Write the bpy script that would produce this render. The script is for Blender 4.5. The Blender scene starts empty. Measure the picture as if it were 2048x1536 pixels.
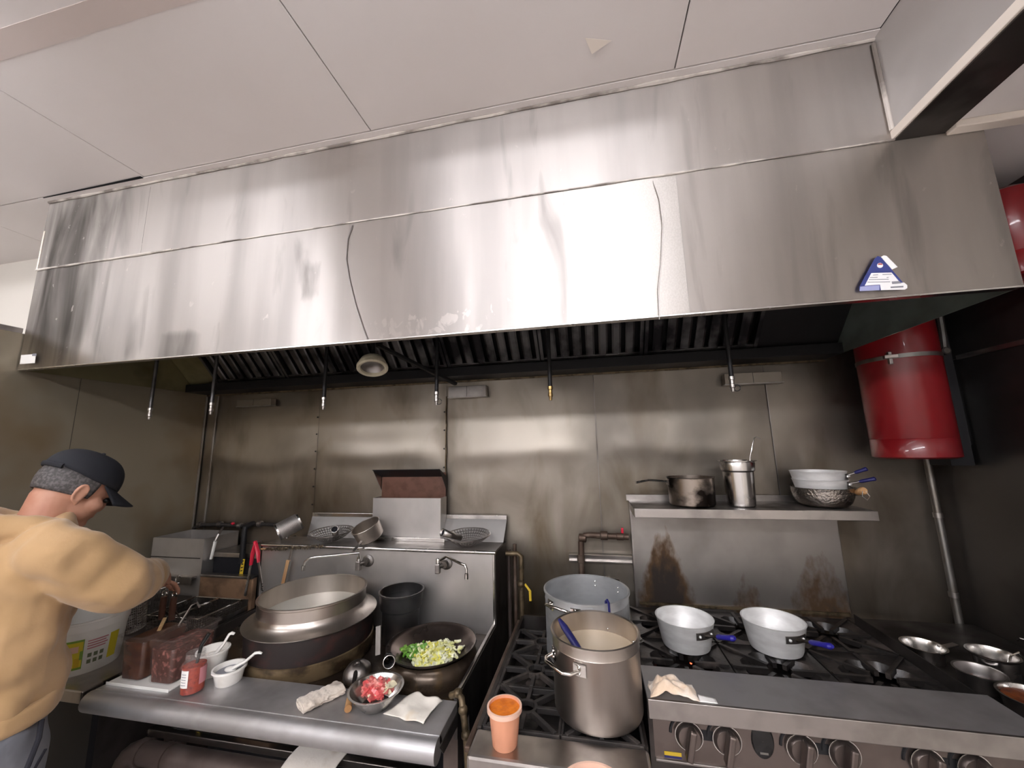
import bpy, bmesh, math, random
from mathutils import Vector, Matrix, noise
random.seed(7)
sc = bpy.context.scene
col = sc.collection
PI = math.pi
# ------------------------------------------------------------------ camera
CZ = 1.63
RM = Matrix(((0.97918, 0.05303, 0.19608), (0.20190, -0.15638, -0.96684), (-0.02061, 0.98627, -0.16383)))
def ortho(m):
    x = m.col[0].normalized(); y = m.col[1]; y = (y - x * y.dot(x)).normalized(); z = x.cross(y)
    return Matrix((x, y, z)).transposed()
def calibrate():
    f, cx, cy = 757.0, 1024.0, 768.0
    d = lambda u, v: Vector((u - cx, -(v - cy), -f))
    Y = d(1181, 891).normalized()
    X = -d(-2766, 975); X = (X - Y * X.dot(Y)).normalized()
    Z = X.cross(Y)
    return Matrix((X, Y, Z))          # rows: world axes in camera space -> camera-to-world
RM = calibrate()
cam_d = bpy.data.cameras.new('camera'); cam = bpy.data.objects.new('camera', cam_d); col.objects.link(cam)
cam_d.sensor_width = 36; cam_d.lens = 757.0 / 2048 * 36; cam_d.clip_start = 0.02
cam.matrix_world = Matrix.Translation((0, 0, CZ)) @ RM.to_4x4()
sc.camera = cam
def ray(u, v): return RM @ Vector((u - 1024.0, -(v - 768.0), -757.0))
def at_z(u, v, z): r = ray(u, v); return r * ((z - CZ) / r.z) + Vector((0, 0, CZ))
def at_y(u, v, y): r = ray(u, v); return r * (y / r.y) + Vector((0, 0, CZ))
def at_x(u, v, x): r = ray(u, v); return r * (x / r.x) + Vector((0, 0, CZ))
# ------------------------------------------------------------------ world + exposure
w = bpy.data.worlds.new('world'); sc.world = w; w.use_nodes = True
w.node_tree.nodes['Background'].inputs[0].default_value = (0.9, 0.86, 0.83, 1)
w.node_tree.nodes['Background'].inputs[1].default_value = 0.05
sc.view_settings.view_transform = 'Standard'; sc.view_settings.look = 'None'
sc.view_settings.gamma = 1; sc.view_settings.use_curve_mapping = False
sc.view_settings.exposure = 1.62
LAMP_FRONT, REAR_FILL = 2.8, 14.0
# ------------------------------------------------------------------ materials
MATS = {}
def mat(name, c, rough=0.5, metal=0.0, c2=None, nscale=(6, 6, 6), nlo=0.45, nhi=0.65, rvar=0.0, bump=0.0, bscale=(40, 40, 40),
        aniso=0.0, tangent=(0, 0, 1), trans=0.0, ior=1.45, emit=None, coat=0.0, detail=4.0, spec=0.5, sheen=0.0, bdist=0.004, c3=None, n3=(2, 2, 2), n3lo=.5, n3hi=.7, alpha=1.0):
    m = bpy.data.materials.new(name); m.use_nodes = True
    nt = m.node_tree; b = nt.nodes['Principled BSDF']; L = nt.links.new
    b.inputs['Base Color'].default_value = (*c, 1); b.inputs['Roughness'].default_value = rough; b.inputs['Metallic'].default_value = metal
    b.inputs['Specular IOR Level'].default_value = spec
    b.inputs['Transmission Weight'].default_value = trans; b.inputs['IOR'].default_value = ior
    b.inputs['Coat Weight'].default_value = coat; b.inputs['Sheen Weight'].default_value = sheen; b.inputs['Alpha'].default_value = alpha
    if emit: b.inputs['Emission Color'].default_value = (*emit[:3], 1); b.inputs['Emission Strength'].default_value = emit[3]
    tc = nt.nodes.new('ShaderNodeTexCoord')
    def nz(scale, lo, hi, det):
        mp = nt.nodes.new('ShaderNodeMapping'); mp.inputs['Scale'].default_value = scale; L(tc.outputs['Object'], mp.inputs['Vector'])
        n = nt.nodes.new('ShaderNodeTexNoise'); n.inputs['Scale'].default_value = 1.0; n.inputs['Detail'].default_value = det; L(mp.outputs['Vector'], n.inputs['Vector'])
        r = nt.nodes.new('ShaderNodeMapRange'); r.inputs['From Min'].default_value = lo; r.inputs['From Max'].default_value = hi; L(n.outputs['Fac'], r.inputs['Value'])
        return r.outputs['Result'], n.outputs['Fac']
    cur = None
    if c2:
        f, _ = nz(nscale, nlo, nhi, detail)
        mx = nt.nodes.new('ShaderNodeMix'); mx.data_type = 'RGBA'; mx.inputs['A'].default_value = (*c, 1); mx.inputs['B'].default_value = (*c2, 1)
        L(f, mx.inputs['Factor']); cur = mx.outputs['Result']
        if rvar:
            mr = nt.nodes.new('ShaderNodeMapRange'); mr.inputs['To Min'].default_value = rough; mr.inputs['To Max'].default_value = rough + rvar
            L(f, mr.inputs['Value']); L(mr.outputs['Result'], b.inputs['Roughness'])
    if c3:
        f, _ = nz(n3, n3lo, n3hi, 5)
        mx = nt.nodes.new('ShaderNodeMix'); mx.data_type = 'RGBA'; mx.inputs['B'].default_value = (*c3, 1)
        if cur: L(cur, mx.inputs['A'])
        else: mx.inputs['A'].default_value = (*c, 1)
        L(f, mx.inputs['Factor']); cur = mx.outputs['Result']
    if cur: L(cur, b.inputs['Base Color'])
    if bump:
        _, f = nz(bscale, 0, 1, 3)
        bp = nt.nodes.new('ShaderNodeBump'); bp.inputs['Strength'].default_value = bump; bp.inputs['Distance'].default_value = bdist
        L(f, bp.inputs['Height']); L(bp.outputs['Normal'], b.inputs['Normal'])
    if aniso:
        b.inputs['Anisotropic'].default_value = aniso
        cv = nt.nodes.new('ShaderNodeCombineXYZ')
        for i in range(3): cv.inputs[i].default_value = tangent[i]
        L(cv.outputs[0], b.inputs['Tangent'])
    MATS[name] = m
    return m
S = (0.46, 0.43, 0.41)
mat('hood_steel', (0.56, 0.525, 0.50), .43, 1, c2=(0.46, 0.43, 0.41), nscale=(6, 6, .6), nlo=.42, nhi=.66, rvar=.05, aniso=.95, tangent=(0, 0, 1))
mat('hood_steel_clean', (0.62, 0.59, 0.56), .46, 1, c2=(0.57, 0.54, 0.51), nscale=(220, 220, 160), nlo=.4, nhi=.6, aniso=.9, tangent=(0, 0, 1))
mat('hood_inside', (0.36, 0.42, 0.39), .42, .7, c2=(0.22, 0.25, 0.22), nscale=(3, 3, 4), nlo=.42, nhi=.6, bump=.1, bscale=(3, 3, 3), bdist=.03)
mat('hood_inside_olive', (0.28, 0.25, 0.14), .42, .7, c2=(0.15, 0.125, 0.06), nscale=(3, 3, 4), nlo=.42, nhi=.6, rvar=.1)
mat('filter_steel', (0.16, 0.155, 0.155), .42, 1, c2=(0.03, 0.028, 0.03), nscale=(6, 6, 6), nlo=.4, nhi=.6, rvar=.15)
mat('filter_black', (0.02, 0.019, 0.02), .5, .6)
mat('wall_steel', (0.31, 0.275, 0.235), .41, 1, c2=(0.21, 0.187, 0.16), nscale=(2.2, 2.2, 1.4), nlo=.45, nhi=.70, rvar=.12, bump=.04, bscale=(60, 60, 5), c3=(.15, .12, .085), n3=(3, 3, 1.2), n3lo=.54, n3hi=.75)
mat('wall_steel_brown', (0.31, 0.27, 0.205), .42, .6, c2=(0.21, 0.135, 0.055), nscale=(1.6, 1.6, 1.5), nlo=.48, nhi=.70, rvar=.1)
mat('wall_steel_mid', (0.62, 0.60, 0.59), .45, .75, c2=(0.52, 0.50, 0.49), nscale=(2, 2, 2), rvar=.1)
mat('wall_steel_dark', (0.15, 0.14, 0.135), .40, 1, c2=(0.09, 0.08, 0.078), nscale=(2, 2, 2), rvar=.1)
mat('steel', S, .28, 1, c2=(0.30, 0.275, 0.26), nscale=(7, 7, 7), nlo=.45, nhi=.68, rvar=.12)
mat('steel_counter', (0.54, 0.535, 0.545), .42, .85, c2=(0.36, 0.345, 0.34), nscale=(5, 5, 5), nlo=.42, nhi=.66, rvar=.14)
mat('steel_bright', (0.66, 0.64, 0.62), .20, 1, c2=(0.52, 0.5, 0.48), nscale=(9, 9, 9), rvar=.1)
mat('steel_grimy', (0.33, 0.31, 0.30), .36, 1, c2=(0.055, 0.042, 0.032), nscale=(5, 5, 3), nlo=.45, nhi=.68, rvar=.2)
mat('steel_dark', (0.10, 0.09, 0.085), .42, .9, c2=(0.035, 0.028, 0.026), nscale=(4, 4, 4), rvar=.15)
mat('splash_steel', (0.56, 0.535, 0.515), .38, .85, c2=(0.40, 0.38, 0.365), nscale=(3, 3, 2.5), nlo=.42, nhi=.66, rvar=.12)
mat('riser_steel', (0.40, 0.375, 0.355), .38, 1, c2=(0.26, 0.235, 0.22), nscale=(3, 3, 2.5), nlo=.42, nhi=.66, rvar=.12)
mat('panel_brown', (0.20, 0.165, 0.15), .34, .9, c2=(0.13, 0.105, 0.095), nscale=(5, 5, 5), rvar=.1)
mat('scorch', (0.016, 0.012, 0.011), .8, 0, c2=(0.07, 0.038, 0.02), nscale=(25, 25, 14), nlo=.5, nhi=.66)
mat('chrome', (0.75, 0.73, 0.70), .12, 1)
mat('pot_steel', (0.58, 0.53, 0.48), .31, 1, c2=(0.44, 0.39, 0.35), nscale=(6, 6, 1.5), rvar=.1)
mat('aluminium', (0.88, 0.875, 0.865), .46, .38, c2=(0.76, 0.75, 0.74), nscale=(14, 14, 40), nlo=.4, nhi=.62, rvar=.1, bump=.05, bscale=(30, 30, 140))
mat('aluminium_grey', (0.62, 0.63, 0.64), .42, .8, c2=(0.50, 0.51, 0.52), nscale=(8, 8, 20), rvar=.12)
mat('iron', (0.035, 0.031, 0.030), .55, .4, c2=(0.085, 0.070, 0.062), nscale=(16, 16, 16), nlo=.5, nhi=.7, bump=.3, bscale=(90, 90, 90), bdist=.002)
mat('iron_greasy', (0.022, 0.019, 0.018), .32, .3, c2=(0.10, 0.08, 0.07), nscale=(14, 14, 14), nlo=.55, nhi=.72, rvar=.2, bump=.3, bscale=(60, 60, 60), bdist=.003)
mat('wok_black', (0.030, 0.026, 0.025), .30, .7, c2=(0.065, 0.05, 0.042), nscale=(8, 8, 8), rvar=.12)
mat('wok_seasoned', (0.20, 0.155, 0.135), .26, .95, c2=(0.11, 0.085, 0.075), nscale=(7, 7, 7), rvar=.1)
mat('chamber_rust', (0.018, 0.012, 0.011), .6, .2, c2=(0.05, 0.016, 0.012), nscale=(14, 14, 22), nlo=.5, nhi=.7)
mat('chamber_scale', (0.17, 0.12, 0.065), .5, .4, c2=(0.045, 0.028, 0.015), nscale=(12, 12, 20), nlo=.42, nhi=.62, bump=.3, bscale=(50, 50, 50))
mat('deck_dirty', (0.065, 0.045, 0.03), .22, .5, c2=(0.022, 0.014, 0.01), nscale=(7, 7, 7), nlo=.42, nhi=.62, rvar=.2, c3=(.16, .10, .04), n3=(10, 10, 10), n3lo=.6, n3hi=.75)
mat('pipe_rust', (0.10, 0.065, 0.048), .5, .6, c2=(0.16, 0.12, 0.095), nscale=(15, 15, 15), rvar=.15, bump=.2, bscale=(80, 80, 80))
mat('pipe_dark', (0.085, 0.062, 0.055), .42, .5, c2=(0.13, 0.10, 0.09), nscale=(8, 8, 8), rvar=.1)
mat('pipe_galv', (0.27, 0.26, 0.245), .42, .9, c2=(0.18, 0.15, 0.12), nscale=(12, 12, 6))
mat('brass', (0.45, 0.30, 0.12), .35, 1, c2=(0.25, 0.17, 0.08), nscale=(20, 20, 20))
mat('greasy_brass', (0.15, 0.11, 0.065), .45, .6, c2=(0.055, 0.040, 0.022), nscale=(30, 30, 30), bump=.5, bscale=(70, 70, 70))
mat('black', (0.010, 0.010, 0.012), .5, 0)
mat('black_gloss', (0.015, 0.014, 0.014), .22, 0)
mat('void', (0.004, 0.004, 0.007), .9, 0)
mat('ceiling_paint', (0.80, 0.755, 0.74), .65, 0, c2=(0.77, 0.72, 0.70), nscale=(1.5, 1.5, 1.5), nlo=.4, nhi=.65, bump=.03, bscale=(120, 120, 120))
mat('ceiling_tape', (0.64, 0.555, 0.52), .7, 0)
mat('seam_dark', (0.10, 0.085, 0.08), .8, 0)
mat('caulk', (0.62, 0.57, 0.52), .6, 0, c2=(0.22, 0.19, 0.17), nscale=(9, 9, 9), nlo=.45, nhi=.62)
mat('trim_white', (0.80, 0.72, 0.64), .5, 0)
mat('wall_paint', (0.72, 0.68, 0.62), .6, 0)
mat('wall_behind', (0.72, 0.70, 0.68), .7, 0)
mat('floor_tile', (0.46, 0.42, 0.40), .5, 0, c2=(.40, .36, .34), nscale=(4, 4, 4))
mat('white_plastic', (0.80, 0.79, 0.76), .35, 0)
mat('cream_plastic', (0.60, 0.55, 0.42), .4, 0, c2=(.42, .37, .27), nscale=(20, 20, 20))
mat('white_ceramic', (0.82, 0.80, 0.76), .22, 0, c2=(.66, .62, .56), nscale=(14, 14, 14), nlo=.52, nhi=.75)
mat('paper', (0.84, 0.82, 0.79), .8, 0)
mat('sticker_blue', (0.045, 0.06, 0.22), .3, 0)
mat('sticker_pale', (0.36, 0.38, 0.62), .3, 0)
mat('sticker_white', (0.85, 0.84, 0.84), .4, 0)
mat('sticker_grey', (0.25, 0.25, 0.28), .5, 0)
mat('sticker_red', (0.45, 0.10, 0.10), .5, 0)
mat('blue_rubber', (0.022, 0.018, 0.26), .35, 0)
mat('blue_plastic', (0.018, 0.018, 0.11), .35, 0)
mat('red_paint', (0.20, 0.007, 0.010), .28, 0, c2=(0.16, 0.006, 0.009), nscale=(5, 5, 5), coat=.3)
mat('red_plastic', (0.62, 0.02, 0.05), .35, 0)
mat('yellow_plastic', (0.62, 0.42, 0.03), .4, 0)
mat('yellow_print', (0.70, 0.58, 0.04), .4, 0)
mat('green_print', (0.20, 0.35, 0.05), .4, 0)
mat('print_dark', (0.18, 0.20, 0.12), .5, 0)
mat('print_red', (0.55, 0.22, 0.25), .5, 0)
mat('sauce_orange', (0.80, 0.22, 0.015), .35, 0, c2=(0.62, 0.14, 0.01), nscale=(40, 40, 40), bump=.4, bscale=(60, 60, 60))
mat('cup_orange', (0.72, 0.33, 0.20), .38, 0)
mat('cup_lip', (0.80, 0.52, 0.40), .35, 0)
mat('broth', (0.52, 0.42, 0.30), .2, 0)
mat('water', (0.62, 0.59, 0.52), .25, .1)
mat('oil', (0.05, 0.035, 0.018), .06, 0)
mat('sauce_dark', (0.045, 0.012, 0.006), .25, 0, c2=(.075, .022, .008), nscale=(14, 14, 30))
mat('sauce_chunky', (0.075, 0.028, 0.022), .3, 0, c2=(.30, .12, .10), nscale=(60, 60, 60), nlo=.52, nhi=.68, bump=.5, bscale=(70, 70, 70))
mat('chili_red', (0.38, 0.035, 0.010), .3, 0, c2=(.20, .012, .006), nscale=(80, 80, 80), bump=.5, bscale=(90, 90, 90))
mat('sauce_red', (0.20, 0.05, 0.012), .3, 0, c2=(.08, .016, .008), nscale=(50, 50, 50), bump=.6, bscale=(60, 60, 60))
mat('clear_plastic', (0.50, 0.40, 0.36), .08, 0, alpha=.06, spec=.9)
mat('jar_glass', (0.6, 0.55, 0.53), .05, 0, alpha=.10, spec=.9)
mat('wood', (0.48, 0.27, 0.12), .5, 0, c2=(.36, .18, .07), nscale=(30, 30, 6))
mat('wood_pale', (0.62, 0.44, 0.24), .6, 0, c2=(.45, .27, .12), nscale=(30, 30, 12))
mat('handle_brown', (0.13, 0.055, 0.035), .5, 0, c2=(.09, .035, .02), nscale=(20, 20, 20))
mat('towel', (0.66, 0.58, 0.50), .95, 0, c2=(.30, .24, .19), nscale=(16, 16, 16), nlo=.55, nhi=.70, bump=.6, bscale=(120, 120, 120), bdist=.003, sheen=.3)
mat('towel_white', (0.74, 0.68, 0.62), .95, 0, c2=(.55, .46, .38), nscale=(12, 12, 12), nlo=.52, nhi=.7, bump=.5, bscale=(150, 150, 150), bdist=.002, sheen=.3)
mat('towel_peach', (0.80, 0.62, 0.46), .95, 0, c2=(.86, .76, .66), nscale=(18, 18, 18), nlo=.45, nhi=.6, bump=.5, bscale=(120, 120, 120), bdist=.003, sheen=.3)
mat('paper_towel', (0.82, 0.77, 0.69), .9, 0, c2=(.60, .44, .24), nscale=(9, 9, 9), nlo=.60, nhi=.78, bump=.2, bscale=(150, 150, 150), bdist=.002)
mat('rag_brown', (0.22, 0.13, 0.075), .95, 0, c2=(.12, .07, .04), nscale=(12, 12, 12))
mat('cabbage', (0.72, 0.72, 0.30), .35, 0, c2=(.80, .80, .62), nscale=(35, 35, 35), nlo=.42, nhi=.6)
mat('cabbage_yellow', (0.72, 0.66, 0.10), .35, 0, c2=(.74, .74, .30), nscale=(35, 35, 35))
mat('greens', (0.10, 0.26, 0.03), .35, 0, c2=(.25, .45, .09), nscale=(40, 40, 40))
mat('meat', (0.62, 0.10, 0.10), .3, 0, c2=(.74, .30, .26), nscale=(45, 45, 45), nlo=.45, nhi=.62)
mat('sprout', (0.78, 0.70, 0.50), .4, 0)
mat('skin', (0.52, 0.27, 0.185), .5, 0, c2=(.46, .21, .14), nscale=(14, 14, 14))
mat('hair', (0.05, 0.045, 0.045), .6, 0, c2=(.11, .10, .10), nscale=(120, 120, 120), nlo=.45, nhi=.6, bump=.4, bscale=(150, 150, 150), bdist=.002)
mat('cap_cloth', (0.010, 0.011, 0.016), .8, 0, bump=.15, bscale=(200, 200, 200), bdist=.001)
mat('jacket', (0.47, 0.30, 0.15), .9, 0, c2=(.42, .265, .125), nscale=(5, 5, 5), bump=.25, bscale=(160, 160, 160), bdist=.002, sheen=.25)
mat('pants', (0.20, 0.205, 0.23), .9, 0, c2=(.16, .165, .19), nscale=(9, 9, 9), bump=.3, bscale=(14, 14, 8), bdist=.02)
mat('pants_stripe', (0.02, 0.02, 0.028), .9, 0)
mat('lamp_white', (0.9, 0.9, 0.9), .5, 0)
mat('lamp_front', (0.9, 0.9, 0.9), .5, 0, emit=(0.97, 0.975, 1.02, LAMP_FRONT))
mat('rear_fill', (0.9, 0.9, 0.9), .5, 0, emit=(0.97, 0.975, 1.02, REAR_FILL))  # glow of the rear lamps added to brighten the cooking line
mat('burnt_steel', (0.34, 0.29, 0.25), .28, 1, c2=(0.02, 0.015, 0.013), nscale=(9, 9, 12), nlo=.42, nhi=.56, rvar=.2)
mat('hammered', (0.50, 0.46, 0.42), .18, 1, bump=1.0, bscale=(110, 110, 110), bdist=.004)
mat('red_glow', (0.8, 0.05, 0.03), .4, 0, emit=(1, .08, .03, 2.0))
def grime(mname, colr, regions, nscale, lo, hi, detail=5, rough=None):
    """stains: streaky noise pushed up inside soft boxes given in world metres: (axis centre x, half width, z centre, half height, gain)"""
    nt = MATS[mname].node_tree; L = nt.links.new; b = nt.nodes['Principled BSDF']
    geo = nt.nodes.new('ShaderNodeNewGeometry'); sep = nt.nodes.new('ShaderNodeSeparateXYZ'); L(geo.outputs['Position'], sep.inputs[0])
    mp = nt.nodes.new('ShaderNodeMapping'); mp.inputs['Scale'].default_value = nscale; L(geo.outputs['Position'], mp.inputs['Vector'])
    n = nt.nodes.new('ShaderNodeTexNoise'); n.inputs['Scale'].default_value = 1; n.inputs['Detail'].default_value = detail; n.inputs['Distortion'].default_value = .6; L(mp.outputs['Vector'], n.inputs['Vector'])
    def mth(op, a, c):
        m = nt.nodes.new('ShaderNodeMath'); m.operation = op
        for i, v in enumerate((a, c)):
            if v is None: continue
            if isinstance(v, (int, float)): m.inputs[i].default_value = v
            else: L(v, m.inputs[i])
        return m.outputs[0]
    tot = None
    for xc, hw, zc, hh, gain in regions:
        dx = mth('DIVIDE', mth('ABSOLUTE', mth('SUBTRACT', sep.outputs['X'], xc), None), hw); dz = mth('DIVIDE', mth('ABSOLUTE', mth('SUBTRACT', sep.outputs['Z'], zc), None), hh)
        d = mth('MAXIMUM', dx, dz); r = nt.nodes.new('ShaderNodeMapRange'); r.interpolation_type = 'SMOOTHSTEP'
        r.inputs['From Min'].default_value = 1.15; r.inputs['From Max'].default_value = .45; r.inputs['To Max'].default_value = gain; L(d, r.inputs['Value'])
        tot = r.outputs[0] if tot is None else mth('MAXIMUM', tot, r.outputs[0])
    v = mth('ADD', n.outputs['Fac'], tot)
    r = nt.nodes.new('ShaderNodeMapRange'); r.inputs['From Min'].default_value = lo; r.inputs['From Max'].default_value = hi; L(v, r.inputs['Value'])
    mx = nt.nodes.new('ShaderNodeMix'); mx.data_type = 'RGBA'; mx.inputs['B'].default_value = (*colr, 1)
    src = b.inputs['Base Color'].links
    if src: L(src[0].from_socket, mx.inputs['A'])
    else: mx.inputs['A'].default_value = b.inputs['Base Color'].default_value
    L(r.outputs[0], mx.inputs['Factor']); L(mx.outputs['Result'], b.inputs['Base Color'])
    if rough is not None:
        m2 = nt.nodes.new('ShaderNodeMix'); m2.inputs['B'].default_value = rough
        rs = b.inputs['Roughness'].links
        if rs: L(rs[0].from_socket, m2.inputs['A'])
        else: m2.inputs['A'].default_value = b.inputs['Roughness'].default_value
        L(r.outputs[0], m2.inputs['Factor']); L(m2.outputs['Result'], b.inputs['Roughness'])
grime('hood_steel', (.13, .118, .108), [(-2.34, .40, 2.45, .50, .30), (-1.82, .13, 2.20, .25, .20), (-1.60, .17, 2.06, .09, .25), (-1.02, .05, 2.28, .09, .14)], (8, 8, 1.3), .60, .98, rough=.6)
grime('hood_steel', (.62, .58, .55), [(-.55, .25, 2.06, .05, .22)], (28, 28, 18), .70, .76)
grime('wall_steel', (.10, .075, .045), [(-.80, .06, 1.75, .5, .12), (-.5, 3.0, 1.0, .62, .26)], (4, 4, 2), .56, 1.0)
grime('wall_steel_brown', (.17, .105, .04), [], (1, 1, 1), 2, 3) if False else None
def cone_scorch(mname, cones):
    """burn marks on the range riser: (x centre, z foot, z tip, half width at the foot)"""
    nt = MATS[mname].node_tree; L = nt.links.new; b = nt.nodes['Principled BSDF']
    geo = nt.nodes.new('ShaderNodeNewGeometry'); sep = nt.nodes.new('ShaderNodeSeparateXYZ'); L(geo.outputs['Position'], sep.inputs[0])
    mp = nt.nodes.new('ShaderNodeMapping'); mp.inputs['Scale'].default_value = (30, 30, 16); L(geo.outputs['Position'], mp.inputs['Vector'])
    n = nt.nodes.new('ShaderNodeTexNoise'); n.inputs['Scale'].default_value = 1; n.inputs['Detail'].default_value = 6; L(mp.outputs['Vector'], n.inputs['Vector'])
    def mth(op, a, c=None):
        m = nt.nodes.new('ShaderNodeMath'); m.operation = op
        for i, v in enumerate((a, c)):
            if v is None: continue
            if isinstance(v, (int, float)): m.inputs[i].default_value = v
            else: L(v, m.inputs[i])
        return m.outputs[0]
    tot = None
    for xc, z0, z1, hw, k in cones:
        hz = mth('DIVIDE', mth('SUBTRACT', sep.outputs['Z'], z0), z1 - z0)              # 0 foot .. 1 tip
        wid = mth('MAXIMUM', mth('MULTIPLY', mth('SUBTRACT', 1.25, hz), hw), .004)
        dx = mth('DIVIDE', mth('ABSOLUTE', mth('SUBTRACT', sep.outputs['X'], xc)), wid)
        f = mth('MULTIPLY', mth('SUBTRACT', 1.35, mth('MAXIMUM', dx, mth('MULTIPLY', hz, 1.15))), k)
        tot = f if tot is None else mth('MAXIMUM', tot, f)
    v = mth('ADD', tot, mth('MULTIPLY', mth('SUBTRACT', n.outputs['Fac'], .5), .9))
    for colr, lo, hi in (((.15, .085, .04), .10, .50), ((.022, .015, .012), .28, .78)):
        r = nt.nodes.new('ShaderNodeMapRange'); r.inputs['From Min'].default_value = lo; r.inputs['From Max'].default_value = hi; L(v, r.inputs['Value'])
        mx = nt.nodes.new('ShaderNodeMix'); mx.data_type = 'RGBA'; mx.inputs['B'].default_value = (*colr, 1)
        src = b.inputs['Base Color'].links
        L(src[0].from_socket, mx.inputs['A']); L(r.outputs[0], mx.inputs['Factor']); L(mx.outputs['Result'], b.inputs['Base Color'])
    m2 = nt.nodes.new('ShaderNodeMix'); m2.inputs['B'].default_value = .75; L(b.inputs['Roughness'].links[0].from_socket, m2.inputs['A']); L(r.outputs[0], m2.inputs['Factor']); L(m2.outputs['Result'], b.inputs['Roughness'])
    m3 = nt.nodes.new('ShaderNodeMix'); m3.inputs['A'].default_value = 1.0; m3.inputs['B'].default_value = 0.1; L(r.outputs[0], m3.inputs['Factor']); L(m3.outputs['Result'], b.inputs['Metallic'])
cone_scorch('riser_steel', [(.315, .83, 1.20, .105, 1.0), (.665, .80, 1.00, .09, .55), (.965, .80, 1.12, .13, .55)])
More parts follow.
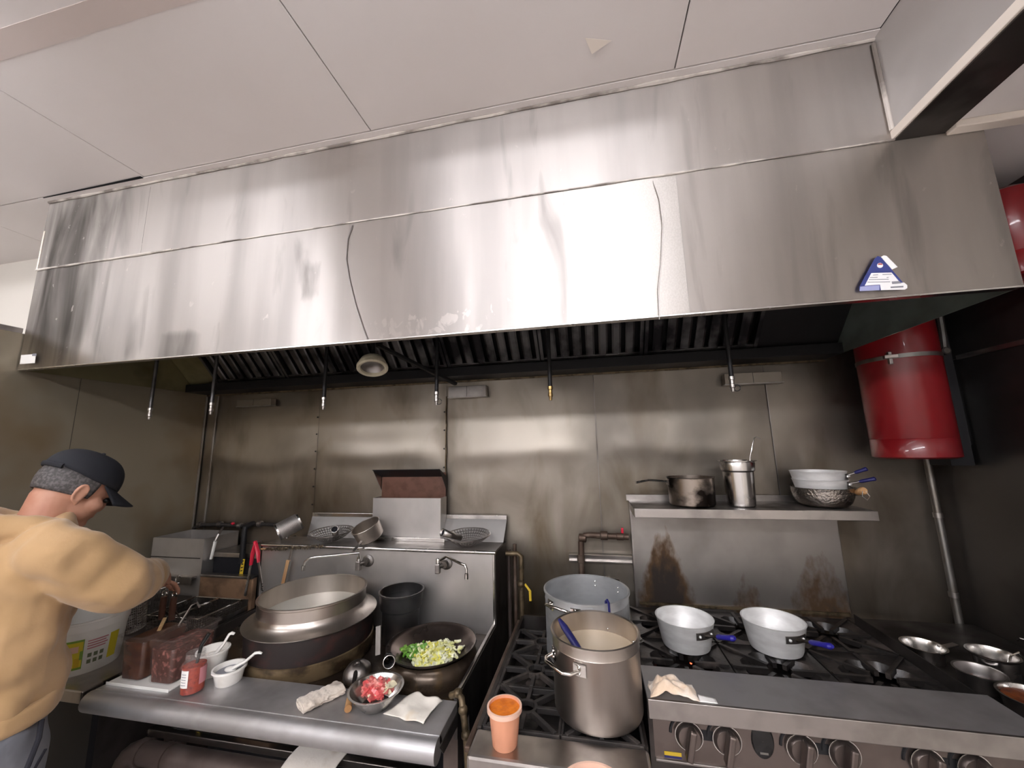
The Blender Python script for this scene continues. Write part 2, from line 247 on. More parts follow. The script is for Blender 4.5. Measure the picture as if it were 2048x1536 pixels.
# ------------------------------------------------------------------ mesh builder
class MB:
    def __init__(s): s.v = []; s.f = []
    def add(s, vs, fs):
        o = len(s.v); s.v += [Vector(v) for v in vs]; s.f += [tuple(i + o for i in f) for f in fs]; return s
    def box(s, x0, x1, y0, y1, z0, z1):
        return s.add([(x0, y0, z0), (x1, y0, z0), (x1, y1, z0), (x0, y1, z0), (x0, y0, z1), (x1, y0, z1), (x1, y1, z1), (x0, y1, z1)],
                     [(3, 2, 1, 0), (4, 5, 6, 7), (0, 1, 5, 4), (1, 2, 6, 5), (2, 3, 7, 6), (3, 0, 4, 7)])
    def bar(s, p, q, w, h, up=(0, 0, 1)):
        p, q = Vector(p), Vector(q); d = (q - p).normalized(); up = Vector(up)
        if abs(d.dot(up)) > .98: up = Vector((0, 1, 0))
        a = d.cross(up).normalized() * (w / 2); b = a.cross(d).normalized() * (h / 2)
        return s.add([p - a - b, p + a - b, p + a + b, p - a + b, q - a - b, q + a - b, q + a + b, q - a + b],
                     [(0, 1, 2, 3), (7, 6, 5, 4), (0, 4, 5, 1), (1, 5, 6, 2), (2, 6, 7, 3), (3, 7, 4, 0)])
    def tube(s, pts, r, n=10, closed=False, caps=True, sq=1.0):
        pts = [Vector(p) for p in pts]; k = len(pts); rs = r if isinstance(r, (list, tuple)) else [r] * k
        T = []
        for i in range(k):
            a = pts[(i - 1) % k] if (i > 0 or closed) else pts[i]; b = pts[(i + 1) % k] if (i < k - 1 or closed) else pts[i]
            T.append((b - a).normalized())
        up = Vector((0, 0, 1)) if abs(T[0].z) < .9 else Vector((1, 0, 0))
        N = (up - T[0] * up.dot(T[0])).normalized(); vs = []
        for i in range(k):
            N = (N - T[i] * N.dot(T[i])).normalized(); B = T[i].cross(N)
            for j in range(n):
                a = 2 * PI * j / n; vs.append(pts[i] + (N * math.cos(a) * sq + B * math.sin(a)) * rs[i])
        fs = []
        for i in range(k if closed else k - 1):
            for j in range(n):
                i2 = (i + 1) % k; fs.append((i * n + j, i * n + (j + 1) % n, i2 * n + (j + 1) % n, i2 * n + j))
        if caps and not closed: fs += [tuple(range(n))[::-1], tuple((k - 1) * n + j for j in range(n))]
        return s.add(vs, fs)
    def lathe(s, prof, c=(0, 0, 0), n=40, axis=None, a0=0, a1=2 * PI):
        c = Vector(c); M3 = Matrix.Identity(3) if axis is None else Vector((0, 0, 1)).rotation_difference(Vector(axis)).to_matrix()
        full = abs(a1 - a0 - 2 * PI) < 1e-6; m = n if full else n + 1; vs = []; fs = []
        for r, z in prof:
            for j in range(m):
                a = a0 + (a1 - a0) * j / n; vs.append(c + M3 @ Vector((r * math.cos(a), r * math.sin(a), z)))
        for i in range(len(prof) - 1):
            for j in range(n):
                j2 = (j + 1) % m; fs.append((i * m + j, i * m + j2, (i + 1) * m + j2, (i + 1) * m + j))
        if full:
            if prof[0][0] > 0 and prof[0][0] < 1e-3 or prof[0][0] == 0: pass
        return s.add(vs, fs)
    def prism(s, pts, d, axis='x', at=0.0):          # pts 2D polygon extruded by d along axis
        k = len(pts); vs = []
        for off in (at, at + d):
            for a, b in pts:
                vs.append({'x': (off, a, b), 'y': (a, off, b), 'z': (a, b, off)}[axis])
        fs = [tuple(range(k))[::-1], tuple(range(k, 2 * k))] + [(i, (i + 1) % k, k + (i + 1) % k, k + i) for i in range(k)]
        return s.add(vs, fs)
    def ell(s, c, r, n=12, m=8, rot=None):
        c = Vector(c); vs = []; fs = []
        for i in range(m + 1):
            t = PI * i / m
            for j in range(n):
                a = 2 * PI * j / n; p = Vector((r[0] * math.sin(t) * math.cos(a), r[1] * math.sin(t) * math.sin(a), r[2] * math.cos(t)))
                vs.append(c + (rot @ p if rot else p))
        for i in range(m):
            for j in range(n): fs.append((i * n + j, (i + 1) * n + j, (i + 1) * n + (j + 1) % n, i * n + (j + 1) % n))
        return s.add(vs, fs)
    def grid(s, fn, nu, nv):
        vs = [fn(i / nu, j / nv) for j in range(nv + 1) for i in range(nu + 1)]
        fs = [(j * (nu + 1) + i, j * (nu + 1) + i + 1, (j + 1) * (nu + 1) + i + 1, (j + 1) * (nu + 1) + i) for j in range(nv) for i in range(nu)]
        return s.add(vs, fs)
    def build(s, name, m, parent=None, smooth=True, bevel=0.0, solid=0.0, holes=0.0, sub=0, ang=40, fix=True):
        off = Vector((0, 0, 0)); p = parent
        while p is not None: off += p.location; p = p.parent
        me = bpy.data.meshes.new(name); me.from_pydata([v - off for v in s.v], [], s.f); me.update()
        bm = bmesh.new(); bm.from_mesh(me)
        bmesh.ops.remove_doubles(bm, verts=bm.verts, dist=1e-6)
        if fix: bmesh.ops.recalc_face_normals(bm, faces=bm.faces)
        if holes:
            bmesh.ops.inset_individual(bm, faces=[f for f in bm.faces if len(f.verts) == 4], thickness=holes, use_even_offset=True)
            inner = [f for f in bm.faces if f.tag] 
        bm.to_mesh(me); bm.free()
        if smooth:
            for f in me.polygons: f.use_smooth = True
        o = bpy.data.objects.new(name, me); col.objects.link(o); o.parent = parent
        me.materials.append(MATS[m])
        if bevel:
            b = o.modifiers.new('bevel', 'BEVEL'); b.width = bevel; b.segments = 2; b.limit_method = 'ANGLE'
        if solid:
            b = o.modifiers.new('solid', 'SOLIDIFY'); b.thickness = solid; b.offset = 0
        if sub:
            b = o.modifiers.new('sub', 'SUBSURF'); b.levels = sub; b.render_levels = sub
        if smooth and ang < 180:
            try: me.set_sharp_from_angle(angle=math.radians(ang))
            except Exception: pass
        return o
def tag(o, label=None, cat=None, group=None, kind=None):
    if label: o['label'] = label
    if cat: o['category'] = cat
    if group: o['group'] = group
    if kind: o['kind'] = kind
    return o
def thing(name, loc, label, cat, group=None, kind=None):
    o = bpy.data.objects.new(name, None); col.objects.link(o); o.location = loc; o.empty_display_size = .05
    return tag(o, label, cat, group, kind)
def copy_tree(o, parent=None):
    c = o.copy(); col.objects.link(c); c.parent = parent
    for ch in list(o.children): copy_tree(ch, c)
    return c
def perforated(name, prof, c, n, m, parent, frame=.25, axis=None, keep=None):
    """lathe surface whose quads are opened into holes"""
    t = MB().lathe(prof, c, n, axis)
    q = MB(); q.v = list(t.v)
    for f in t.f:
        ctr = sum((t.v[i] for i in f), Vector()) / 4
        if keep and keep(ctr): q.f.append(f); continue
        o = len(q.v); q.v += [t.v[i].lerp(ctr, 1 - frame) if False else t.v[i] + (ctr - t.v[i]) * frame for i in f]
        for k in range(4): q.f.append((f[k], f[(k + 1) % 4], o + (k + 1) % 4, o + k))
    return q.build(name, m, parent, solid=.0012, fix=False)
def vessel(r, h, t=.003, rb=None, lip=.004, foot=.01):
    rb = rb or r
    return [(0.0005, 0), (rb - foot, 0), (rb, foot), (r, h - lip), (r + lip, h - lip), (r + lip, h), (r - t, h), (rb - t, foot + t), (rb - foot, t), (0.0005, t)]
def arc(c, r, a0, a1, n, plane='xz'):
    out = []
    for i in range(n + 1):
        a = a0 + (a1 - a0) * i / n; u, v = r * math.cos(a), r * math.sin(a)
        out.append(Vector(c) + Vector({'xz': (u, 0, v), 'yz': (0, u, v), 'xy': (u, v, 0)}[plane]))
    return out
def rot_about(mb, c, axis, ang):
    R = Matrix.Rotation(ang, 3, Vector(axis)); c = Vector(c); mb.v = [R @ (v - c) + c for v in mb.v]; return mb
def wob(v, s, a, seed=0): 
    n = noise.noise_vector(Vector(v) * s + Vector((seed, seed * 1.7, seed * .3))); return Vector(v) + n * a
# ================================================================== ROOM
YB, XL, XR = 2.08, -2.53, 1.5
HY, HZ0, HZ1, CEIL = 1.195, 2.02, 2.50, 2.855
HX0, HX1, SX1 = -2.515, 1.142, 0.926
st = lambda o: tag(o, kind='structure')
st(MB().box(-4.6, XR, -3.2, YB, -.05, 0).build('floor', 'floor_tile', smooth=False))
ceil = st(MB().box(-4.6, XR + .1, -3.2, YB + .1, CEIL + .012, CEIL + .06).build('ceiling', 'seam_dark', smooth=False))
xs = [-4.6, -3.035, -1.889, -.772, .34, SX1]
for a, b in zip(xs[:-1], xs[1:]):
    for y0, y1 in ((-3.2, -1.3), (-1.3, 1.160)):
        MB().box(a + .002, b - .002, y0 + .002, y1 - .002, CEIL, CEIL + .012).build('ceiling_panel', 'ceiling_paint', ceil, smooth=False, bevel=.0015)
MB().box(-4.6, -3.037, 1.162, YB, CEIL, CEIL + .012).build('ceiling_panel', 'ceiling_paint', ceil, smooth=False)
MB().box(-3.033, -2.54, 1.162, YB, CEIL, CEIL + .012).build('ceiling_panel', 'ceiling_paint', ceil, smooth=False)
MB().box(-2.536, SX1, 1.162, HY + .02, CEIL - .002, CEIL + .012).build('edge_strip', 'ceiling_paint', ceil, smooth=False)
MB().box(-3.3, -.95, .600, .665, CEIL - .0012, CEIL).build('joint_tape', 'ceiling_tape', ceil, smooth=False)
MB().add([(-2.50, 1.158, CEIL - .003), (-1.895, 1.150, CEIL - .003), (-1.895, 1.163, CEIL - .003), (-2.50, 1.163, CEIL - .003)], [(0, 1, 2, 3)]).build('panel_gap', 'void', ceil, smooth=False)
g = MB(); p = Vector((.08, 1.014, CEIL - .001))
g.add([p + Vector((-.03, -.02, 0)), p + Vector((.05, .005, 0)), p + Vector((-.01, .03, -.004))], [(0, 1, 2)]).build('paint_flake', 'trim_white', ceil, smooth=False, solid=.001)
# lowered ceiling right of the bulkhead
MB().box(1.05, XR, -1.8, YB, 2.51, 2.55).build('lowered_panel', 'ceiling_paint', ceil, smooth=False)
b = st(MB().box(SX1 + .004, 1.05, -1.8, HY, HZ1 + .012, CEIL).build('trim_1', 'steel_dark', smooth=False))
MB().box(SX1, SX1 + .004, -1.8, HY - .001, HZ1 + .02, CEIL).build('bulkhead_sheet', 'wall_steel_mid', b, smooth=False)
MB().box(SX1 - .006, SX1 + .002, -1.8, HY, HZ1 + .002, HZ1 + .030).build('bulkhead_edge', 'trim_white', b, smooth=False, bevel=.002)
MB().box(SX1, 1.05, -1.8, HY - .001, HZ1 - .002, HZ1 + .012).build('bulkhead_underside', 'steel_dark', b, smooth=False)
MB().tube([(SX1 - .004, HY - .006, HZ1 + .03), (SX1 - .004, HY - .006, CEIL - .02)], .006, 8).build('caulk_bead', 'caulk', b)
st(MB().box(1.052, 1.23, HY - .035, HY - .001, HZ1 - .012, HZ1 + .01).build('trim_2', 'trim_white', smooth=False, bevel=.003))
# walls
wb = st(MB().box(-4.6, XR + .1, YB + .030, YB + .12, 0, CEIL).build('wall_back', 'wall_steel_dark', smooth=False))
sx = [XL, -1.655, -.811, .034, .871, XR]
for i, (a, b) in enumerate(zip(sx[:-1], sx[1:])):
    def fn(u, v, a=a, b=b, i=i):
        x = a + .0012 + (b - a - .0024) * u; z = .02 + 2.15 * v
        e = min(1, 6 * min(u, 1 - u)); P3 = Vector((x * 1.5, z * 2.6, i * 3.1))
        d = noise.noise(P3) * .015 + noise.noise(P3 * 2.3 + Vector((5, 1, 2))) * .007
        ridge = math.exp(-((z - 1.60 - .05 * noise.noise(Vector((x * 2.2, 7, i)))) / .05) ** 2) * .010
        if i in (0, 1, 2, 3): d += ridge
        return (x, YB + .004 - (d + .002) * e, z)
    MB().grid(fn, 36, 90).build('steel_sheet', 'wall_steel', wb, ang=180)
    MB().box(a + .001, b - .001, YB - .008, YB + .029, .0, .02).build('sheet_foot', 'wall_steel', wb, smooth=False)
for x in (-1.66, -.822):
    for k in range(7):
        MB().lathe([(.0004, -.004), (.004, -.003), (.005, 0)], (x, YB - .004, 1.84 - k * .105), 8, axis=(0, 1, 0)).build('rivet', 'black', wb)
MB().tube([(-.811 + .002 * math.sin(k * 2), YB - .006, 1.30 + k * .045) for k in range(15)], .004, 6).build('dark_joint', 'greasy_brass', wb)
for x in (.034, .871):
    MB().box(x - .0015, x + .0015, YB - .004, YB, .9, 1.98).build('joint_line', 'steel_grimy', wb, smooth=False)
for x in (XL + .012, XL + .10):
    MB().box(x - .006, x + .006, YB - .012, YB - .002, .5, 2.02).build('corner_trim', 'pipe_galv', wb, smooth=False, bevel=.002)
wl = st(MB().box(XL - .10, XL - .004, -.6, YB + .01, 0, 2.19).build('wall_left', 'wall_steel_dark', smooth=False))
for y0, y1 in ((-.6, .55), (.55, 1.42), (1.42, YB)):
    def fn(u, v, y0=y0, y1=y1):
        y = y0 + .001 + (y1 - y0 - .002) * u; z = 2.19 * v; e = min(1, 6 * min(u, 1 - u))
        return (XL + .008 + noise.noise(Vector((y * 1.3, z * 1.3, y0))) * .008 * e, y, z)
    MB().grid(fn, 30, 50).build('steel_sheet', 'wall_steel_brown', wl, ang=180)
MB().box(XL - .105, XL + .010, -.6, HY - .004, 2.19, 2.215).build('cap_rail', 'steel', wl, smooth=False, bevel=.003)
for y in (.55, .92, 1.08):
    MB().lathe([(.0005, -.012), (.012, -.010), (.014, 0)], (XL + .012, y, 2.185), 10).build('rail_bolt', 'steel', wl)
st(MB().box(-4.6, XL - .11, 1.57, 1.66, 0, CEIL).build('wall_far', 'wall_paint', smooth=False))
st(MB().box(-4.7, -4.6, -3.2, 1.66, 0, CEIL).build('wall_far_left', 'wall_paint', smooth=False))
wr = st(MB().box(XR + .004, XR + .1, -3.2, YB + .01, 0, CEIL).build('wall_right', 'wall_paint', smooth=False))
for z0, z1 in ((0, 1.95), (1.95, 2.51)):
    MB().box(XR, XR + .004, .95, YB, z0 + .001, z1 - .001).build('steel_sheet', 'wall_steel_dark', wr, smooth=False)
MB().box(XR - .006, XR, .95, 1.86, 1.945, 1.965).build('rail_strip', 'steel', wr, smooth=False, bevel=.003)
st(MB().box(-4.6, XR + .1, -3.3, -3.2, 0, CEIL).build('wall_front', 'wall_behind', smooth=False))
# ceiling lamps (behind and above the camera); the rear row is added fill
def lamp(x, y, L, label, m='lamp_front'):
    t = thing('ceiling_lamp', (x, y, CEIL - .12), label, 'lamp', None)
    MB().box(x - L / 2, x + L / 2, y - .11, y + .11, CEIL - .025, CEIL).build('housing', 'lamp_white', t, smooth=False, bevel=.004)
    MB().box(x - L / 2 + .02, x + L / 2 - .02, y - .10, y + .10, CEIL - .12, CEIL - .025).build('diffuser', m, t, smooth=False, bevel=.01)
    for e in (-1, 1):
        MB().box(x + e * (L / 2) - .01, x + e * (L / 2) + .01, y - .11, y + .11, CEIL - .125, CEIL).build('end_cap', 'lamp_white', t, smooth=False, bevel=.003)
lamp(-.19, .22, 1.27, 'fluorescent ceiling lamp in front of the middle of the hood')
lamp(-2.25, .25, 1.27, 'fluorescent ceiling lamp in front of the left end of the hood')
lamp(-.98, -1.75, 1.25, 'added fill lamp on the ceiling by the far wall, left one of a joined pair', 'rear_fill')
lamp(.29, -1.75, 1.25, 'added fill lamp on the ceiling by the far wall, right one of a joined pair', 'rear_fill')
lamp(-3.45, -1.75, 1.25, 'added fill lamp on the ceiling in the far left part of the kitchen', 'rear_fill')
lamp(-3.53, .25, 1.25, 'fluorescent ceiling lamp beyond the low partition wall')
# ================================================================== EXHAUST HOOD
hood = thing('exhaust_hood', ((HX0 + HX1) / 2, 1.6, HZ0), 'long stainless steel exhaust hood hanging over the cooking line', 'hood')
def sheet(name, x0, x1, z0, z1, y, m, parent, amp=.004, seed=0, nu=50, nv=16):
    def fn(u, v):
        x, z = x0 + (x1 - x0) * u, z0 + (z1 - z0) * v
        e = min(1, 8 * min(u, 1 - u, v, 1 - v))
        d = noise.noise(Vector((x * 1.7 + seed, z * .9, seed))) * amp + noise.noise(Vector((x * 5 + seed, z * 2.2, seed + 4))) * amp * .25
        return (x, y - d * e, z)
    return MB().grid(fn, nu, nv).build(name, m, parent, ang=180)
MB().box(HX0, HX1, HY + .008, HY + .012, HZ0 + .004, HZ1).build('front_backing', 'hood_inside', hood, smooth=False)
for k, (a, b, m) in enumerate(((HX0, -.046, 'hood_steel'), (-.0455, .320, 'hood_steel_clean'), (.3205, HX1, 'hood_steel'))):
    tag(sheet('front_panel', a, b, HZ0 + .002, HZ1 - .002, HY, m, hood, .005 if k != 1 else .001, k * 3.3, 90 if b - a > 1 else 12), None if k != 1 else 'brighter patch sheet riveted on the front')
for k, (a, b) in enumerate(((HX0 - .005, -1.897), (-1.896, SX1))):
    sheet('soffit_panel', a, b, HZ1 + .002, CEIL - .004, HY - .001, 'hood_steel', hood, .003, 9 + k * 2, 70)
def bead(y, z, x0, x1, r, m, name, parent, seed):
    pts = []; rs = []
    n = int((x1 - x0) / .04)
    for i in range(n + 1):
        x = x0 + (x1 - x0) * i / n; pts.append((x, y, z + .002 * noise.noise(Vector((x * 8, seed, 0))))); rs.append(r * (.6 + .7 * abs(noise.noise(Vector((x * 5, seed, 3))))))
    return MB().tube(pts, rs, 6).build(name, m, parent)
bead(HY - .004, HZ1, HX0, -1.72, .006, 'caulk', 'caulk_bead', hood, 1)
bead(HY - .003, HZ1, -1.72, SX1, .0042, 'caulk', 'caulk_bead', hood, 2)
bead(HY - .006, CEIL - .006, HX0, SX1, .007, 'caulk', 'caulk_bead', hood, 3)
MB().box(HX0, HX1, HY - .002, HY + .022, HZ0 - .002, HZ0 + .004).build('bottom_lip', 'steel_bright', hood, smooth=False, bevel=.0015)
MB().box(HX0 - .004, HX0 + .004, HY - .003, HY + .03, HZ1 + .004, HZ1 + .20).build('lit_edge', 'trim_white', hood, smooth=False)  # white strip paints the light caught by the soffit's end edge
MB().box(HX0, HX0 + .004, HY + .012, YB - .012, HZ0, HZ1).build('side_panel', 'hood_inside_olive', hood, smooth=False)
MB().box(HX1 - .004, HX1, HY + .012, YB - .012, HZ0, HZ1).build('side_panel', 'hood_inside', hood, smooth=False)
MB().box(HX0, HX1, HY + .012, YB - .012, HZ1, HZ1 + .004).build('top_panel', 'hood_inside', hood, smooth=False)
MB().box(HX0 - .005, HX0, HY + .01, YB - .012, HZ1 + .004, CEIL - .004).build('soffit_side', 'hood_steel', hood, smooth=False)
MB().tube([onh for onh in [(at_y(u, v, HY).x, HY - .004, at_y(u, v, HY).z) for u, v in ((706, 452), (697, 480), (694, 520), (700, 560), (712, 610), (728, 660), (735, 678))]], .0018, 6).build('crease', 'steel_grimy', hood)
MB().tube([(at_y(u, v, HY).x, HY - .006, at_y(u, v, HY).z) for u, v in ((1306, 365), (1318, 400), (1325, 450), (1322, 520), (1316, 580), (1318, 640))], [.001, .002, .0025, .002, .0025, .0015], 6).build('crease', 'hood_steel_clean', hood)
# filter bank: inclined plane from (FY0,FZ0) up and forward to (FY1,FZ1)
FY0, FZ0, FY1, FZ1 = 1.955, 2.075, 1.60, 2.44
fx0, fx1 = -2.30, .80
MB().box(HX0 + .005, HX1 - .005, FY0 - .03, YB - .012, HZ0 - .002, HZ0 + .004).build('grease_trough', 'filter_black', hood, smooth=False)
MB().box(HX0 + .005, HX1 - .005, FY0 - .034, FY0 - .030, HZ0 - .002, HZ0 + .045).build('trough_front', 'filter_black', hood, smooth=False)
MB().box(HX0 + .005, HX1 - .005, YB - .018, YB - .012, HZ0 - .012, HZ0 + .02).build('back_flange', 'greasy_brass', hood, smooth=False)
n_ = Vector((0, -(FZ1 - FZ0), -(FY0 - FY1))).normalized()
def fp(x, t, d=0): return Vector((x, FY0 + (FY1 - FY0) * t, FZ0 + (FZ1 - FZ0) * t)) + n_ * d
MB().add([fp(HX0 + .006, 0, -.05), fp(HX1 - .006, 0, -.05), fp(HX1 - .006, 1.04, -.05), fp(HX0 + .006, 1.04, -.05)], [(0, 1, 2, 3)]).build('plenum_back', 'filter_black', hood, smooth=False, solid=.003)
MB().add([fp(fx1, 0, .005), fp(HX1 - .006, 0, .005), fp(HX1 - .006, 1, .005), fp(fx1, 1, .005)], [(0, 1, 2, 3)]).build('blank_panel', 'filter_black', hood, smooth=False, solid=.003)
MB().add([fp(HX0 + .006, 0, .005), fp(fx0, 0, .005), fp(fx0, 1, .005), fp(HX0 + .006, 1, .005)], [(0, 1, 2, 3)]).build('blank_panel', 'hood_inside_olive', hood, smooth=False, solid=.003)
NF = 6; fw = (fx1 - fx0) / NF
slat_mesh = None
for i in range(NF):
    a = fx0 + i * fw + .003; b = a + fw - .006
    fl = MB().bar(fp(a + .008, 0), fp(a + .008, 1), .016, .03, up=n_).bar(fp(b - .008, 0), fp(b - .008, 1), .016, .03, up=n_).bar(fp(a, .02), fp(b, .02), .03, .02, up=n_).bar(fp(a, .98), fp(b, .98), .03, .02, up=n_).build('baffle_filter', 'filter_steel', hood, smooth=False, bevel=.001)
    ns = 7
    for k in range(ns):
        x = a + .03 + (b - a - .06) * (k + .5) / ns
        # each baffle is a shallow channel
        m = MB(); hw = .021
        sec = [(-hw, -.010), (-hw, .004), (-hw * .6, .008), (hw * .6, .008), (hw, .004), (hw, -.010)]
        vs = [fp(x + u, t, d) for t in (.03, .97) for u, d in sec]
        m.add(vs, [(j, j + 1, j + 7, j + 6) for j in range(5)])
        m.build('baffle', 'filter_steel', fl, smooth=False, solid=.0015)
    for k in range(2):
        p = fp(a + fw * (.3 + .4 * k), .06, .02); MB().tube([p + Vector((-.03, 0, 0)), p + Vector((-.03, -.012, -.006)), p + Vector((.03, -.012, -.006)), p + Vector((.03, 0, 0))], .003, 6).build('pull_handle', 'filter_steel', fl)
# triangular inspection sticker + paper tag on the hood face
def onhood(u, v, d=.0): p = at_y(u, v, HY); return (p.x, HY - .0085 - d, p.z)
stk = thing('inspection_sticker', onhood(1762, 552), 'blue and white triangular inspection sticker on the hood front', 'sticker')
def flat(name, pix, m, par, d=0.0): 
    MB().add([onhood(u, v, d) for u, v in pix], [tuple(range(len(pix)))]).build(name, m, par, smooth=False, solid=.0006)
flat('backing', [(1715, 584), (1714, 577), (1745, 520), (1751, 515), (1757, 517), (1803, 570), (1808, 575), (1808, 580), (1803, 582)], 'sticker_blue', stk)
flat('header', [(1745, 546), (1754, 522), (1774, 545)], 'sticker_blue', stk, .0006)
flat('text_field', [(1725, 574), (1738, 549), (1778, 548), (1795, 568), (1780, 570)], 'sticker_white', stk, .0007)
flat('lower_strip', [(1757, 583), (1755, 571), (1803, 568), (1809, 573), (1809, 579), (1804, 582)], 'sticker_white', stk, .0008)
flat('flap', [(1757, 517), (1762, 514), (1768, 515), (1790, 537), (1779, 542)], 'sticker_white', stk, .0008)
flat('pale_edge', [(1715, 585), (1716, 576), (1754, 573), (1754, 583)], 'sticker_pale', stk, .0007)
flat('seal', [(1755 + 6 * math.cos(a), 534 + 5 * math.sin(a)) for a in [k * PI / 6 for k in range(12)]], 'sticker_white', stk, .0012)
flat('seal_top', [(1750, 533), (1752, 530), (1758, 530), (1760, 533)], 'sticker_red', stk, .0016)
for a, b, v in ((1741, 1751, 553), (1760, 1778, 552), (1735, 1750, 558), (1768, 1772, 558), (1733, 1772, 562), (1730, 1775, 567)):
    flat('print_line', [(a, v + .7), (a, v - .4), (b, v - 1), (b, v + .1)], 'sticker_grey', stk, .0013)
flat('print_bar', [(1776, 579), (1776, 576), (1801, 574.5), (1801, 577.5)], 'sticker_grey', stk, .0014)
flat('print_bar', [(1779, 571), (1778, 566), (1793, 565), (1797, 569.5)], 'sticker_grey', stk, .0014)
pt = thing('paper_tag', onhood(60, 720), 'small blank white paper tag stuck to the lower left of the hood', 'tag')
flat('paper_sheet', [(45, 729), (48, 711), (77, 709), (75, 727)], 'paper', pt)
flat('tape', [(70, 713), (71, 708), (79, 708), (78, 713)], 'sticker_grey', pt, .0006)
# suppression nozzles
for k, (u, v, lab) in enumerate(((299, 830, 'thin suppression nozzle over the left fryer, by the olive hood side'), (422, 820, 'suppression nozzle pipe in front of the corner trim strips'), (647, 810, 'suppression nozzle pipe over the big steam pot'),
        (873, 800, 'suppression nozzle with dangling ring cap near the dark wall joint'), (1101, 790, 'suppression nozzle pipe over the two stockpots'), (1465, 772, 'suppression nozzle with ring cap over the six burner range'))):
    p = at_y(u, v, 1.545); t = thing('suppression_nozzle', (p.x, p.y, p.z), lab, 'nozzle', 'suppression nozzles under the hood')
    MB().tube([(p.x, p.y, p.z + .03), (p.x, p.y, HZ1 - .001)], .0085, 10).build('drop_pipe', 'filter_black' if k > 1 else 'filter_steel', t)
    MB().lathe([(.0005, -.022), (.006, -.022), (.007, -.008), (.010, -.006), (.010, .006), (.008, .008), (.008, .022), (.011, .024), (.011, .036), (.0005, .036)], p, 12).build('nozzle_tip', 'brass' if k == 4 else 'steel', t)
    if k in (3, 5): MB().tube(arc((p.x + .013, p.y - .004, p.z - .008), .012, 0, 2 * PI * .95, 14), .0016, 6).build('cap_ring', 'black', t)
# hood light with open ring
p = at_y(745, 733, 1.50)
t = thing('hood_light', (p.x, p.y, p.z), 'round cream rimmed light fitting hanging under the hood', 'light fitting')
ld = Vector((.22, -.34, -.91)).normalized()
MB().lathe([(.050, -.004), (.060, -.006), (.067, .0), (.067, .010), (.060, .014), (.052, .012), (.050, -.004)], p, 40, axis=ld).build('rim', 'cream_plastic', t)
MB().lathe([(.060, .0), (.058, -.018), (.050, -.034), (.030, -.046), (.0005, -.050)], p, 40, axis=ld).build('shell', 'cream_plastic', t, solid=.002)
MB().lathe([(.052, .004), (.046, -.010), (.030, -.020), (.0005, -.022)], p, 40, axis=ld).build('lens', 'steel_grimy', t)
MB().tube([p - ld * .045, p - ld * .06 + Vector((0, 0, .05)), Vector((p.x - ld.x * .06, p.y - ld.y * .06, HZ1 - .0005))], .010, 8).build('stem', 'filter_black', t)
# diagonal brace inside hood
a, b = at_y(755, 690, 1.555), at_y(912, 768, 1.905)
t = thing('brace_bar', a, 'dark diagonal brace bar across the hood filters', 'bar'); MB().bar(a, b, .024, .016).build('flat_bar', 'filter_black', t, smooth=False, bevel=.002); MB().box(a.x - .02, a.x + .02, a.y - .01, a.y + .01, a.z, HZ1 - .001).build('hanger', 'filter_black', t, smooth=False)
# wall boxes under the hood
for (u0, v0, u1, v1, m, lab) in ((474, 797, 543, 813, 'wall_steel', 'small steel bracket box under the hood near the corner trim'), (897, 770, 972, 795, 'steel', 'pale steel bracket box under the hood at the dark wall joint'), (1450, 742, 1562, 769, 'wall_steel', 'long grey bracket box under the hood over the shelf')):
    a, b = at_y(u0, v1, YB - .05), at_y(u1, v0, YB - .05); z0, z1 = min(a.z, b.z), min(max(a.z, b.z), HZ0 - .013)
    z0 = min(z0, z1 - .03)
    t = thing('bracket_box', (a.x, YB - .05, z0), lab, 'bracket', 'bracket boxes under the hood')
    MB().box(a.x, b.x, YB - .055, YB - .012, z0, z1).build('cover', m, t, smooth=False, bevel=.002)
    MB().box(a.x - .004, b.x + .004, YB - .058, YB - .012, z0 - .004, z0).build('bottom_flange', 'steel', t, smooth=False)
    MB().box((a.x + b.x) / 2 - .001, (a.x + b.x) / 2 + .001, YB - .0565, YB - .055, z0, z1).build('seam', 'steel_dark', t, smooth=False)
# ================================================================== RED TANKS, CONDUIT
def tank(c, r, z0, z1, lab, full=True):
    t = thing('suppression_tank', (c[0], c[1], z0), lab, 'tank')
    MB().lathe([(.0005, z0 + .012), (r * .86, z0 + .012), (r * .9, z0), (r, z0 + .006), (r, z0 + .075), (r - .0015, z0 + .077), (r, z0 + .079), (r, z1 - .06), (r * .9, z1 - .02), (r * .5, z1), (.0005, z1)], (c[0], c[1], 0), 48).build('shell', 'red_paint', t)
    if full:
        zs = z0 + .40
        MB().lathe([(r + .001, zs - .008), (r + .003, zs - .008), (r + .003, zs + .008), (r + .001, zs + .008), (r + .001, zs - .008)], (c[0], c[1], 0), 48).build('strap', 'pipe_galv', t)
        q = Vector((c[0] - r * .70, c[1] - r * .76, zs)); MB().bar(q + Vector((0, 0, -.03)), q + Vector((0, 0, .02)), .012, .012).bar(q + Vector((-.02, 0, 0)), q + Vector((.02, -.01, 0)), .02, .014).build('buckle', 'steel', t, smooth=False, bevel=.002)
    return t
tank((1.275, 1.84), .128, 1.553, 2.20, 'red cylindrical tank hanging beside the right end of the hood')
t = thing('tank_bracket', (1.45, 1.92, 1.52), 'black back plate behind the red tank by the wall', 'bracket')
MB().box(1.412, 1.490, 1.870, 1.97, 1.52, 2.2).build('plate', 'black', t, smooth=False)
MB().box(1.490, XR, 1.88, 1.96, 1.60, 2.15).build('standoff', 'black', t, smooth=False)
q = at_y(1890, 702, 1.83)
t = thing('pressure_gauge', q, 'small round gauge on a pale hose beside the red tank', 'gauge')
